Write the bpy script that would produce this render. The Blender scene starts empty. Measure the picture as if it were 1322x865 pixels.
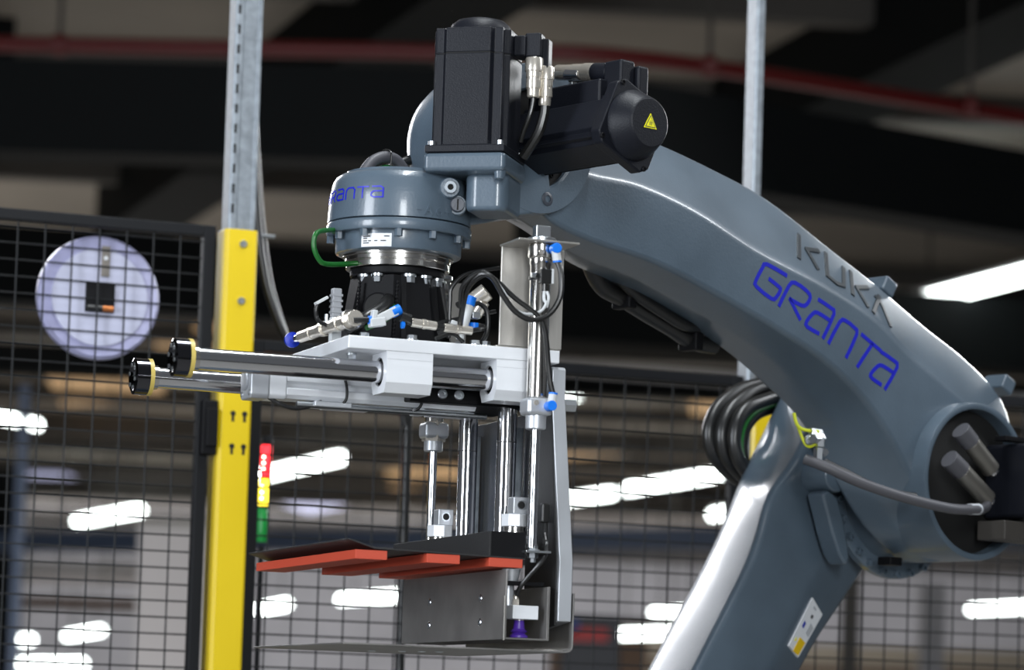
import bpy, math, random
from mathutils import Vector, Matrix
random.seed(7)
R = math.radians
scene = bpy.context.scene
COL = scene.collection

# ------------------------------------------------------------------ camera
cam_data = bpy.data.cameras.new('camera')
cam = bpy.data.objects.new('camera', cam_data)
COL.objects.link(cam)
cam.location = (0, 0, 1.5)
cam.rotation_euler = (Matrix.Rotation(R(93.8), 3, 'X') @ Matrix.Rotation(R(1.85), 3, 'Z')).to_euler()
cam_data.sensor_width = 36.0
cam_data.lens = 4150.0 / 1322.0 * 36.0
cam_data.shift_y = 236.5 / 1322.0
cam_data.clip_end = 300
cam_data.dof.use_dof = True
cam_data.dof.focus_distance = 4.72
cam_data.dof.aperture_fstop = 4.4
scene.camera = cam

# ------------------------------------------------------------------ world, lights, exposure
world = bpy.data.worlds.new('factory_ambient')
world.use_nodes = True
world.node_tree.nodes['Background'].inputs[0].default_value = (0.62, 0.66, 0.72, 1)
world.node_tree.nodes['Background'].inputs[1].default_value = 0.16
scene.world = world

def area_light(name, loc, target, sx, sy, power, color):
    d = bpy.data.lights.new(name, 'AREA')
    d.shape = 'RECTANGLE'
    d.size, d.size_y, d.energy, d.color = sx, sy, power, color
    o = bpy.data.objects.new(name, d)
    COL.objects.link(o)
    o.location = loc
    o.rotation_euler = (Vector(target) - Vector(loc)).to_track_quat('-Z', 'Y').to_euler()
    return o

# unseen area lights added as key, fill and highlights on robot and gripper
area_light('key_light_behind', (0.9, -3.0, 3.2), (0.1, 4.7, 2.0), 1.3, 3.2, 370, (0.93, 0.97, 1.0))
area_light('fill_light_left', (-4.4, 0.9, 2.7), (0, 4.9, 2.0), 1.5, 3.4, 290, (0.86, 0.92, 1.0))
area_light('fill_light_over', (0.2, 4.3, 5.6), (0.2, 4.9, 2.0), 0.4, 3.0, 130, (0.92, 0.97, 1.0))
area_light('highlight_right', (4.2, 13.0, 5.3), (0.8, 5.6, 2.0), 0.6, 4.0, 420, (0.95, 0.98, 1.0))
area_light('ridge_highlight_side', (3.9, 5.4, 5.3), (0.5, 5.1, 2.2), 0.4, 3.2, 120, (0.92, 0.96, 1.0))
area_light('sheen_light_rear_left', (-3.3, 12.4, 5.2), (0.4, 5.4, 1.9), 1.2, 4.0, 330, (0.95, 0.96, 1.0))
# unseen area lights added to brighten the far roof and back wall
area_light('roof_fill_near', (0.0, 19.5, 1.1), (0.0, 19.5, 5.9), 9.0, 5.0, 110, (1.0, 0.97, 0.92))
area_light('roof_fill_far_left', (-5.0, 27.0, 1.2), (-5.0, 29.0, 5.9), 6.0, 6.0, 200, (1.0, 0.97, 0.92))
area_light('roof_fill_far', (0.0, 46.0, 1.2), (0.0, 46.0, 5.9), 16.0, 20.0, 380, (1.0, 0.90, 0.80))
area_light('wall_fill_back', (-2.0, 62.0, 5.5), (-2.0, 82.0, 2.2), 30.0, 2.0, 3600, (0.95, 0.95, 1.0))

vs = scene.view_settings
vs.view_transform = 'Standard'
vs.look = 'None'
vs.gamma = 1.0
vs.exposure = 0.0
vs.use_curve_mapping = False

# ------------------------------------------------------------------ materials
MATS = {}
def mat(name, col, rough=0.5, metal=0.0, coat=0.0, bump=0.0, bscale=200.0, var=0.0, vscale=6.0, emit=None, estr=0.0, stretch=None, trans=0.0, vcol=None, spec=0.5):
    m = bpy.data.materials.new(name)
    m.use_nodes = True
    nt = m.node_tree
    b = nt.nodes['Principled BSDF']
    b.inputs['Base Color'].default_value = (*col, 1)
    b.inputs['Roughness'].default_value = rough
    b.inputs['Metallic'].default_value = metal
    b.inputs['Coat Weight'].default_value = coat
    b.inputs['Specular IOR Level'].default_value = spec
    b.inputs['Coat Roughness'].default_value = 0.12
    if trans:
        b.inputs['Transmission Weight'].default_value = trans
    if emit:
        b.inputs['Emission Color'].default_value = (*emit, 1)
        b.inputs['Emission Strength'].default_value = estr
    tc = nt.nodes.new('ShaderNodeTexCoord')
    mp = nt.nodes.new('ShaderNodeMapping')
    nt.links.new(tc.outputs['Object'], mp.inputs['Vector'])
    if stretch:
        mp.inputs['Scale'].default_value = stretch
    if var:
        n = nt.nodes.new('ShaderNodeTexNoise')
        n.inputs['Scale'].default_value = vscale
        n.inputs['Detail'].default_value = 5
        nt.links.new(mp.outputs[0], n.inputs['Vector'])
        r = nt.nodes.new('ShaderNodeValToRGB')
        c2 = vcol or tuple(max(0, c * (1 - var)) for c in col)
        r.color_ramp.elements[0].color = (*c2, 1)
        r.color_ramp.elements[1].color = (*[min(1, c * (1 + var * 0.5)) for c in col], 1)
        r.color_ramp.elements[0].position = 0.3
        r.color_ramp.elements[1].position = 0.7
        nt.links.new(n.outputs['Fac'], r.inputs[0])
        nt.links.new(r.outputs[0], b.inputs['Base Color'])
        rm = nt.nodes.new('ShaderNodeMapRange')
        rm.inputs['To Min'].default_value = rough * 0.85
        rm.inputs['To Max'].default_value = min(1, rough * 1.2)
        nt.links.new(n.outputs['Fac'], rm.inputs['Value'])
        nt.links.new(rm.outputs[0], b.inputs['Roughness'])
    if bump:
        n2 = nt.nodes.new('ShaderNodeTexNoise')
        n2.inputs['Scale'].default_value = bscale
        nt.links.new(mp.outputs[0], n2.inputs['Vector'])
        bp = nt.nodes.new('ShaderNodeBump')
        bp.inputs['Strength'].default_value = bump
        bp.inputs['Distance'].default_value = 0.001
        nt.links.new(n2.outputs['Fac'], bp.inputs['Height'])
        nt.links.new(bp.outputs[0], b.inputs['Normal'])
    MATS[name] = m
    return m

mat('robot_paint', (0.082, 0.115, 0.150), 0.36, 0.0, 0.55, 0.25, 260, 0.14, 9)
mat('robot_paint_dark', (0.05, 0.058, 0.075), 0.4, 0.0, 0.1, 0.2, 300)
mat('letter_shade', (0.020, 0.026, 0.032), 0.4)  # raised letters share the arm paint; their shading is put into this dark tone
mat('black_cast', (0.006, 0.007, 0.011), 0.45, 0.0, 0.0, 0.35, 500, spec=0.24)
mat('black_paint', (0.006, 0.006, 0.007), 0.5, 0.0, 0.0, 0.15, 300, spec=0.12)
mat('black_hole', (0.004, 0.004, 0.004), 0.8)
mat('black_rubber', (0.008, 0.008, 0.008), 0.35, 0, 0.1)
mat('grey_cable', (0.07, 0.07, 0.08), 0.5)
mat('chrome', (0.72, 0.72, 0.74), 0.10, 1.0)
mat('turned_steel', (0.62, 0.6, 0.57), 0.17, 1.0)
mat('brushed_steel', (0.52, 0.50, 0.465), 0.34, 0.8, 0, 0.25, 90, 0.22, 26, stretch=(1, 1, 0.12))
mat('sheet_steel', (0.26, 0.25, 0.24), 0.36, 0.55, 0, 0.12, 60, 0.3, 12)
mat('dark_sheet', (0.022, 0.022, 0.023), 0.5, 0.0, 0.0, 0.2, 300, spec=0.3)
mat('aluminium', (0.78, 0.80, 0.83), 0.42, 0.25, 0, 0.12, 120, 0.06, 40, stretch=(0.1, 1, 1))
mat('aluminium_grey', (0.50, 0.52, 0.55), 0.4, 0.6, 0, 0.1, 120)
mat('nickel', (0.72, 0.67, 0.59), 0.26, 0.75)
mat('zinc', (0.62, 0.65, 0.68), 0.28, 1.0)
mat('galvanised', (0.27, 0.30, 0.33), 0.42, 0.5, 0, 0.1, 60, 0.25, 60)
mat('orange_rubber', (0.50, 0.062, 0.028), 0.6, 0, 0, 0.2, 300)
mat('blue_plastic', (0.0, 0.17, 0.75), 0.4)
mat('navy_plastic', (0.0, 0.02, 0.35), 0.4)
mat('pale_plastic', (0.55, 0.57, 0.58), 0.45)
mat('grey_plastic', (0.28, 0.29, 0.31), 0.5)
mat('green_tube', (0.004, 0.11, 0.012), 0.4)
mat('yellow_green', (0.55, 0.6, 0.02), 0.45)
mat('purple_rubber', (0.085, 0.03, 0.36), 0.4)
mat('yellow_paint', (0.68, 0.485, 0.0), 0.42, 0, 0.15, 0.1, 200, 0.05, 5)
mat('lettering_blue', (0.004, 0.008, 0.42), 0.4)
mat('sticker_white', (0.75, 0.77, 0.80), 0.45)
mat('sticker_yellow', (0.85, 0.55, 0.0), 0.45)
mat('print_dark', (0.05, 0.05, 0.055), 0.6)
mat('print_grey', (0.45, 0.47, 0.5), 0.6)
mat('warn_yellow', (0.85, 0.80, 0.0), 0.45)
mat('gold_ring', (0.55, 0.42, 0.10), 0.4)
mat('fence_black', (0.007, 0.0075, 0.009), 0.5, spec=0.2)
mat('wire_black', (0.012, 0.013, 0.014), 0.45, spec=0.15)
mat('clock_white', (0.46, 0.47, 0.60), 0.5, 0, 0, 0, 10, 0.12, 9)
mat('clock_rim', (0.33, 0.33, 0.50), 0.4)
mat('battery_copper', (0.5, 0.17, 0.05), 0.35, 0.6)
mat('hanger_tan', (0.20, 0.18, 0.16), 0.5, 0.3)
mat('lamp_red', (0.7, 0.02, 0.02), 0.3, emit=(1.0, 0.02, 0.03), estr=2.6)
mat('lamp_amber', (0.8, 0.5, 0.02), 0.3, emit=(1.0, 0.82, 0.05), estr=2.2)
mat('lamp_green', (0.005, 0.25, 0.04), 0.3)
mat('lamp_led', (1, 0.8, 0.7), 0.3, emit=(1.0, 0.55, 0.4), estr=14)
mat('floor_concrete', (0.22, 0.215, 0.205), 0.55, 0, 0, 0.1, 30, 0.15, 0.7)
mat('roof_deck', (0.22, 0.195, 0.165), 0.7, 0, 0, 0, 10, 0.35, 0.35)
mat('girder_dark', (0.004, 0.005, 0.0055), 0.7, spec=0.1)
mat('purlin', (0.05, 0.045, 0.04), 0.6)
mat('girder_blue', (0.07, 0.10, 0.17), 0.5)
mat('pipe_red', (0.11, 0.006, 0.006), 0.45)
mat('pale_wall', (0.50, 0.49, 0.50), 0.7, 0, 0, 0, 10, 0.15, 0.5)
mat('panel_pale', (0.55, 0.54, 0.57), 0.6)
mat('column_grey', (0.40, 0.40, 0.40), 0.6)
mat('tube_light', (1, 1, 1), 0.4, emit=(0.92, 1.0, 0.97), estr=11)
mat('fixture_white', (0.6, 0.6, 0.6), 0.5)
mat('rooflight_warm', (0.5, 0.38, 0.24), 0.6, emit=(0.60, 0.36, 0.17), estr=0.55)
mat('rooflight_cool', (0.5, 0.5, 0.6), 0.6, emit=(0.52, 0.54, 0.80), estr=0.8)
mat('machine_dark', (0.02, 0.022, 0.03), 0.5)
mat('machine_red', (0.35, 0.02, 0.02), 0.5)
mat('machine_blue', (0.03, 0.06, 0.25), 0.5)
mat('beige_board', (0.45, 0.40, 0.34), 0.7)
mat('brown_board', (0.16, 0.11, 0.085), 0.7)

# ------------------------------------------------------------------ mesh helpers
def catmull(pts, sub=6):
    P = [Vector(p) for p in pts]
    n = len(P) - 1
    out = []
    for i in range(n):
        a, b, c, d = P[max(0, i - 1)], P[i], P[i + 1], P[min(n, i + 2)]
        for k in range(sub):
            f = k / sub
            out.append(0.5 * ((2 * b) + (c - a) * f + (2 * a - 5 * b + 4 * c - d) * f * f + (3 * b - a - 3 * c + d) * f ** 3))
    out.append(P[-1])
    return out

class MB:
    def __init__(s):
        s.v, s.f = [], []
    def add(s, vs, fs):
        o = len(s.v)
        s.v += [tuple(v) for v in vs]
        s.f += [tuple(i + o for i in f) for f in fs]
        return s
    def box(s, x0, x1, y0, y1, z0, z1):
        vs = [(x, y, z) for x in (x0, x1) for y in (y0, y1) for z in (z0, z1)]
        return s.add(vs, [(0, 1, 3, 2), (4, 6, 7, 5), (0, 4, 5, 1), (2, 3, 7, 6), (0, 2, 6, 4), (1, 5, 7, 3)])
    def obox(s, c, size, M):
        c = Vector(c)
        hx, hy, hz = [k / 2 for k in size]
        vs = [c + M @ Vector((x, y, z)) for x in (-hx, hx) for y in (-hy, hy) for z in (-hz, hz)]
        return s.add(vs, [(0, 1, 3, 2), (4, 6, 7, 5), (0, 4, 5, 1), (2, 3, 7, 6), (0, 2, 6, 4), (1, 5, 7, 3)])
    @staticmethod
    def basis(d):
        d = Vector(d).normalized()
        up = Vector((0, 0, 1)) if abs(d.z) < 0.9 else Vector((1, 0, 0))
        x = up.cross(d).normalized()
        return x, d.cross(x), d
    def lathe(s, p0, d, prof, n=32, phase=0.0, caps=True):
        p0 = Vector(p0)
        x, y, d = s.basis(d)
        vs, fs = [], []
        for r, h in prof:
            for k in range(n):
                a = 2 * math.pi * k / n + phase
                vs.append(p0 + d * h + (x * math.cos(a) + y * math.sin(a)) * r)
        for i in range(len(prof) - 1):
            for k in range(n):
                k2 = (k + 1) % n
                fs.append((i * n + k, i * n + k2, (i + 1) * n + k2, (i + 1) * n + k))
        if caps:
            fs.append(tuple(range(n - 1, -1, -1)))
            fs.append(tuple(range((len(prof) - 1) * n, len(prof) * n)))
        return s.add(vs, fs)
    def cyl(s, p0, p1, r, r2=None, n=24, phase=0.0):
        p0, p1 = Vector(p0), Vector(p1)
        return s.lathe(p0, p1 - p0, [(r, 0), (r if r2 is None else r2, (p1 - p0).length)], n, phase)
    def prism(s, poly, axis, lo, hi):
        n = len(poly)
        def mk(p, h):
            return {'x': (h, p[0], p[1]), 'y': (p[0], h, p[1]), 'z': (p[0], p[1], h)}[axis]
        vs = [mk(p, lo) for p in poly] + [mk(p, hi) for p in poly]
        fs = [tuple(range(n - 1, -1, -1)), tuple(range(n, 2 * n))]
        fs += [(i, (i + 1) % n, n + (i + 1) % n, n + i) for i in range(n)]
        return s.add(vs, fs)
    def tube(s, pts, r, n=10, smooth=True):
        P = catmull(pts) if smooth else [Vector(p) for p in pts]
        vs, fs = [], []
        x = None
        for i, p in enumerate(P):
            d = (P[min(i + 1, len(P) - 1)] - P[max(i - 1, 0)]).normalized()
            if x is None:
                x = s.basis(d)[0]
            x = (x - d * x.dot(d)).normalized()
            y = d.cross(x)
            for k in range(n):
                a = 2 * math.pi * k / n
                vs.append(p + (x * math.cos(a) + y * math.sin(a)) * r)
        for i in range(len(P) - 1):
            for k in range(n):
                k2 = (k + 1) % n
                fs.append((i * n + k, i * n + k2, (i + 1) * n + k2, (i + 1) * n + k))
        fs.append(tuple(range(n - 1, -1, -1)))
        fs.append(tuple(range((len(P) - 1) * n, len(P) * n)))
        return s.add(vs, fs)
    def stroke(s, pts, nrm, w, h, sink=0.0015):
        """flat raised ribbon along pts; nrm = list of surface normals or one normal"""
        P = [Vector(p) for p in pts]
        N = [Vector(nrm)] * len(P) if not isinstance(nrm, list) else [Vector(q) for q in nrm]
        vs, fs = [], []
        for i, p in enumerate(P):
            d1 = (P[i] - P[i - 1]).normalized() if i > 0 else None
            d2 = (P[i + 1] - P[i]).normalized() if i < len(P) - 1 else None
            d = (d1 + d2).normalized() if d1 and d2 else (d1 or d2)
            if i == 0: p = p - d * w * 0.3
            if i == len(P) - 1: p = p + d * w * 0.3
            sd = d.cross(N[i]).normalized()
            k = 1.0
            if d1 and d2:
                k = 1 / max(0.6, d.dot(d2))
            for (q, hh) in ((-1, -sink), (1, -sink), (1, h), (-1, h)):
                vs.append(p + sd * (q * w / 2 * k) + N[i] * hh)
        for i in range(len(P) - 1):
            for k in range(4):
                k2 = (k + 1) % 4
                fs.append((i * 4 + k, i * 4 + k2, (i + 1) * 4 + k2, (i + 1) * 4 + k))
        fs.append((3, 2, 1, 0))
        e = (len(P) - 1) * 4
        fs.append((e, e + 1, e + 2, e + 3))
        return s.add(vs, fs)
    def build(s, name, material, parent=None, bevel=0.0, smooth=35, label=None, seg=2):
        me = bpy.data.meshes.new(name)
        me.from_pydata(s.v, [], s.f)
        import bmesh
        bm = bmesh.new()
        bm.from_mesh(me)
        bmesh.ops.recalc_face_normals(bm, faces=bm.faces)
        bm.to_mesh(me)
        bm.free()
        if smooth:
            me.polygons.foreach_set('use_smooth', [True] * len(me.polygons))
            me.set_sharp_from_angle(angle=R(smooth))
        me.materials.append(MATS[material])
        o = bpy.data.objects.new(name, me)
        COL.objects.link(o)
        o.parent = parent
        if bevel:
            md = o.modifiers.new('bevel', 'BEVEL')
            md.width = bevel
            md.segments = seg
            md.limit_method = 'ANGLE'
            md.angle_limit = R(40)
            md.harden_normals = True
        if label:
            o['label'] = label
        return o

def root(name, loc, rotz, label, cat, group=None):
    o = bpy.data.objects.new(name, None)
    COL.objects.link(o)
    o.empty_display_size = 0.1
    o.location = loc
    o.rotation_euler = (0, 0, R(rotz))
    o['label'], o['category'] = label, cat
    if group:
        o['group'] = group
    return o
def tag(o, label, cat, group=None):
    o['label'], o['category'] = label, cat
    if group:
        o['group'] = group
    return o
def structure(o):
    o['kind'] = 'structure'
    return o
def box(name, m, parent, x0, x1, y0, y1, z0, z1, bevel=0.0, label=None):
    return MB().box(x0, x1, y0, y1, z0, z1).build(name, m, parent, bevel, label=label)
def cyl(name, m, parent, p0, p1, r, r2=None, n=24, bevel=0.0, label=None):
    return MB().cyl(p0, p1, r, r2, n).build(name, m, parent, bevel, label=label)
def hexbolt(parent, p, d, r, h, m='zinc', name='bolt'):
    p, d = Vector(p), Vector(d).normalized()
    return MB().cyl(p, p + d * h * 0.3, r * 1.25, None, 16).cyl(p + d * h * 0.3, p + d * h, r, None, 6).build(name, m, parent, 0)
def capbolt(parent, p, d, r, h, m='zinc', name='bolt'):
    p, d = Vector(p), Vector(d).normalized()
    o = MB().lathe(p - d * 0.002, d, [(r, 0), (r, h), (r * 0.85, h + 0.001), (r * 0.5, h + 0.001), (r * 0.5, h * 0.4)], 16).build(name, m, parent, 0)
    return o

# ================================================================== THE SETTING
floor = structure(MB().box(-40, 40, -12, 92, -0.2, 0).build('floor', 'floor_concrete', None))
ceiling = structure(MB().box(-40, 40, 7.5, 92, 5.9, 6.1).build('ceiling', 'roof_deck', None))
wall_back = structure(MB().box(-40, 40, 82, 82.3, 0, 5.9).build('wall_back', 'pale_wall', None))

# purlins under the roof deck, one object each
def bar(name, p, q, w, h, m, parent=None):
    p, q = Vector(p), Vector(q)
    d = (q - p)
    x = d.normalized()
    z = Vector((0, 0, 1))
    y = z.cross(x).normalized()
    z = x.cross(y)
    M = Matrix((x, y, z)).transposed()
    return MB().obox((p + q) / 2, (d.length, w, h), M).build(name, m, parent)
for i, yy in enumerate([17.5, 20.3, 24.4, 28.2, 31.5, 35, 38.5, 42, 46, 50, 55, 60, 66, 72]):
    structure(bar('trim_%d' % (20 + i), (-22, yy - 1.0, 5.8), (22, yy + 3.0, 5.8), 0.16, 0.19, 'purlin'))
# diagonal rafters
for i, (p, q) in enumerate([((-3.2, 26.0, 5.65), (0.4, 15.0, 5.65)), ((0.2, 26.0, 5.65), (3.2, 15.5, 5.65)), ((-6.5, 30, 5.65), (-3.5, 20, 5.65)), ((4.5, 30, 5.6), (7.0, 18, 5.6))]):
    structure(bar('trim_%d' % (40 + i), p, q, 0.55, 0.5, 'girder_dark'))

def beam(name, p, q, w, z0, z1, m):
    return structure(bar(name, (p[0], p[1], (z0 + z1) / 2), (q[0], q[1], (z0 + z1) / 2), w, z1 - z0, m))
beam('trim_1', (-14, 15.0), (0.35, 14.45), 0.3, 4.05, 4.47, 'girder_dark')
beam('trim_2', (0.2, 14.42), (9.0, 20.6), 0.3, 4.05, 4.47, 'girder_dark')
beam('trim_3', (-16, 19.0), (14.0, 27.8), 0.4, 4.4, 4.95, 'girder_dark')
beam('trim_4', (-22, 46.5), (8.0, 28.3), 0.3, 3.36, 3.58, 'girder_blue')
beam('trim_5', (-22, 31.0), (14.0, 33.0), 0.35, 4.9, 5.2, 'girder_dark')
beam('trim_6', (-22, 44.0), (22.0, 44.0), 0.35, 5.35, 5.65, 'purlin')
beam('trim_7', (-22, 56.0), (22.0, 56.0), 0.35, 5.35, 5.65, 'purlin')
# wide light cladding strip in front of the second girder
beam('trim_8', (0.3, 25.2), (12.0, 29.3), 0.2, 4.34, 4.42, 'pale_wall')

# columns
def column(n, x, y, w, z1, m):
    o = structure(MB().box(x - w / 2, x + w / 2, y - w / 2, y + w / 2, 0, z1).box(x - w * 0.7, x + w * 0.7, y - w * 0.7, y + w * 0.7, 0, 0.04).build(n, m, None, 0.01))
    return o
column('trim_9', -4.60, 30.0, 0.09, 4.6, 'girder_blue')
column('trim_10', 3.95, 30.0, 0.22, 3.0, 'panel_pale')
column('trim_11', 2.55, 24.0, 0.12, 4.8, 'purlin')
column('trim_12', -6.0, 38.0, 0.3, 4.4, 'girder_dark')

# red sprinkler pipe
rp = root('sprinkler_pipe', (-0.46, 15.52, 0), 0, 'dark red sprinkler pipe running under the roof across the top', 'pipe')
def P0(p): return (p[0] + 0.46, p[1] - 15.52, p[2])
MB().tube([P0(p) for p in [(-12, 16.2, 4.8), (-2.6, 15.66, 4.8), (-0.46, 15.52, 4.8), (0.61, 15.54, 4.8), (2.62, 16.69, 4.8), (8.0, 20.0, 4.8)]], 0.042, 12).build('pipe_run', 'pipe_red', rp)
for x, y in [(-2.3, 15.64), (0.9, 15.65), (2.3, 16.45)]:
    MB().cyl(P0((x, y, 4.8)), P0((x, y, 5.9)), 0.012, None, 8).build('hanger_rod', 'purlin', rp)
    MB().cyl(P0((x - 0.03, y, 4.8)), P0((x + 0.03, y, 4.8)), 0.055, None, 16).build('pipe_clamp', 'pipe_red', rp)

# fluorescent batten lights
BATTENS = [
 ((3.07, 25.6, 5.0), (4.1, 22.6, 5.0), 'large bright fluorescent batten light right of the robot forearm', 0.15),
 ((-3.56, 44.35, 4.9), (-2.2, 40.68, 4.9), 'fluorescent batten light just right of the red and yellow stack light', 0.16),
 ((-7.53, 55.67, 4.9), (-6.06, 52.24, 4.9), 'tilted fluorescent batten light low in the left fence panel below the clock', 0.19),
 ((0.44, 47.67, 4.9), (1.4, 45.23, 4.9), 'short fluorescent batten light just right of the gripper upright bar', 0.16),
 ((1.59, 44.42, 4.9), (2.63, 41.44, 4.9), 'long fluorescent batten light between the gripper and the robot link arm', 0.16),
 ((3.06, 48.98, 4.9), (3.56, 47.05, 4.9), 'fluorescent batten light half hidden by the left edge of the link arm', 0.16),
 ((0.28, 34.03, 5.0), (0.78, 32.63, 5.0), 'fluorescent batten light beside the top of the gripper upright bar', 0.13),
 ((-2.53, 48.29, 3.4), (-1.06, 45.02, 3.4), 'fluorescent batten light under the orange pads left of the steel channel', 0.14),
 ((-4.21, 53.72, 3.4), (-3.52, 50.87, 3.4), 'small fluorescent light between the black fence upright and the channel', 0.16),
 ((-8.13, 59.34, 3.0), (-6.96, 54.95, 3.0), 'small tilted fluorescent light near the bottom of the left fence panel', 0.16),
 ((-11.48, 68.54, 3.0), (-9.38, 63.26, 3.0), 'fluorescent light cut by the left picture edge near the bottom', 0.18),
 ((-11.45, 74.63, 2.7), (-9.43, 71.52, 2.7), 'long level fluorescent light at the bottom left corner', 0.22),
 ((1.5, 44.78, 2.9), (2.33, 43.2, 2.9), 'level fluorescent light beside the lower link arm, the lower of two', 0.13),
 ((1.87, 41.69, 3.1), (2.37, 40.46, 3.1), 'level fluorescent light beside the lower link arm, the upper of two', 0.1),
 ((6.08, 42.31, 3.3), (6.97, 40.02, 3.3), 'level fluorescent light at the bottom right edge', 0.12),
 ((-6.26, 37.25, 5.0), (-5.74, 38.58, 5.0), 'fluorescent light at the left picture edge below the clock', 0.12),
 ((-7.83, 71.52, 2.7), (-7.31, 69.87, 2.7), 'tiny fluorescent light at the bottom edge beside the yellow post', 0.2),
]
for bi, (p, q, lab, w) in enumerate(BATTENS):
    p, q = Vector(p), Vector(q)
    c = (p + q) / 2
    r_ = root('batten_light', c, 0, lab, 'ceiling light', 'fluorescent batten lights of the hall')
    d = q - p
    w *= 0.8
    MB().cyl(-d / 2, d / 2, w / 2, None, 12).build('light_tube', 'tube_light', r_)
    bar('fixture_body', -d / 2 + Vector((0, 0, w * 0.62)), d / 2 + Vector((0, 0, w * 0.62)), w * 0.8, w * 0.3, 'fixture_white', r_)
    for s_ in (-0.35, 0.35):
        a = d * s_
        MB().cyl(a + Vector((0, 0, w * 0.7)), (a.x, a.y, (5.83 if bi in (3, 4) else 5.895) - c.z), 0.012, None, 6).build('suspension_rod', 'purlin', r_)

# warm and cool rooflight panels in the roof deck
def rooflight(pts, m, lab):
    cx = sum(p[0] for p in pts) / 4
    cy = sum(p[1] for p in pts) / 4
    o = MB().prism([(p[0] - cx, p[1] - cy) for p in pts], 'z', -0.03, 0.03).build('rooflight', m, None)
    o.location = (cx, cy, 5.865)
    tag(o, lab, 'rooflight', 'rooflights')
rooflight([(-6.01, 40.91), (-4.54, 40.13), (-4.73, 43.37), (-6.33, 44.7)], 'rooflight_warm', 'warm tan rooflight below the clock')
rooflight([(-4.15, 36.12), (-3.1, 35.1), (-3.3, 37.16), (-4.25, 37.92)], 'rooflight_warm', 'warm tan rooflight right of the clock beside the yellow post')
rooflight([(-2.18, 54.81), (-0.94, 53.04), (-0.86, 56.65), (-2.23, 58.68)], 'rooflight_warm', 'warm tan rooflight behind the thin gripper piston rod')
rooflight([(0.5, 47.3), (1.47, 46.65), (1.7, 49.83), (0.6, 50.9)], 'rooflight_warm', 'warm tan rooflight right of the gripper upright bar')
rooflight([(5.05, 35.1), (5.9, 34.3), (6.1, 35.7), (5.31, 36.36)], 'rooflight_warm', 'warm tan rooflight at the right picture edge')
rooflight([(2.23, 41.21), (2.66, 40.88), (2.84, 42.81), (2.38, 43.17)], 'rooflight_warm', 'small warm rooflight under the forearm near the cable loop')
rooflight([(-4.85, 61.68), (-3.78, 59.73), (-3.2, 63.18), (-4.15, 65.81)], 'rooflight_cool', 'bluish rooflight low beside the stack light')
rooflight([(-8.9, 57.9), (-8.1, 57.3), (-8.0, 60.0), (-8.8, 60.4)], 'rooflight_cool', 'bluish rooflight just below the tilted batten light in the left panel')

# low items far off in the hall
def far_box(name, m, x0, x1, y0, y1, z0, z1, lab, cat, extra=()):
    r_ = root(name, ((x0 + x1) / 2, (y0 + y1) / 2, 0), 0, lab, cat)
    cx, cy = (x0 + x1) / 2, (y0 + y1) / 2
    box('body', m, r_, x0 - cx, x1 - cx, y0 - cy, y1 - cy, z0, z1, 0.02)
    for nm, mm, b in extra:
        box(nm, mm, r_, b[0] - cx, b[1] - cx, b[2] - cy, b[3] - cy, b[4], b[5], 0.005)
    return r_
far_box('partition_panel', 'panel_pale', -3.60, -2.85, 31, 31.2, 0, 3.36, 'pale grey partition panel behind the left fence panel and yellow post', 'partition',
        [('cap_rail', 'column_grey', (-3.62, -2.83, 30.98, 31.22, 3.36, 3.42))])
far_box('control_cabinet', 'machine_dark', 0.33, 0.70, 20.0, 20.3, 0, 2.24, 'dark cabinet with red and blue panels beside the gripper foot', 'cabinet',
        [('red_panel', 'machine_red', (0.36, 0.62, 19.985, 20.0, 2.08, 2.16)), ('blue_panel', 'machine_blue', (0.34, 0.44, 19.985, 20.0, 2.12, 2.2))])
far_box('stock_shelf', 'beige_board', 2.2, 9.0, 50, 50.6, 0, 3.0, 'pale beige stacked boards seen through the fence at bottom right', 'shelving',
        [('dark_stripe', 'brown_board', (2.2, 9.0, 49.97, 50.0, 2.55, 2.68))])
far_box('brown_hoarding', 'brown_board', 0.7, 3.2, 55, 55.3, 0, 3.4, 'brown hoarding behind the fence between gripper and link arm', 'hoarding',
        [('cap_rail', 'purlin', (0.68, 3.22, 54.95, 55.35, 3.4, 3.5))])

ad = root('air_duct', (-6.3, 40.0, 3.25), 0, 'pale air duct low behind the left part of the taller fence panel', 'duct')
MB().cyl((-3.0, 0, 0), (1.85, -1.2, 0), 0.13, None, 20).build('duct_pipe', 'panel_pale', ad)
for x in (-2.0, -0.8, 0.4, 1.4):
    MB().cyl((x, -0.206 * (x + 3) * 1.2, 0), (x + 0.06, -0.206 * (x + 3.06) * 1.2, 0), 0.15, None, 20).build('duct_joint', 'column_grey', ad)
    MB().cyl((x, -0.247 * (x + 3), 0.1), (x, -0.247 * (x + 3), 2.55), 0.012, None, 6).build('duct_hanger', 'purlin', ad)
ct = root('cable_tray', (-5.7, 40.5, 2.86), 0, 'dark cable tray below the pale air duct behind the left fence panel', 'cable tray')
MB().box(-3.0, 1.25, -0.15, 0.15, 0, 0.03).box(-3.0, 1.25, -0.15, -0.13, 0, 0.14).box(-3.0, 1.25, 0.13, 0.15, 0, 0.14).build('tray_channel', 'brown_board', ct)
for x in (-2.0, 0.0):
    MB().cyl((x, 0.14, 0.1), (x, 0.14, 2.95), 0.012, None, 6).build('tray_hanger', 'purlin', ct)

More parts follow.
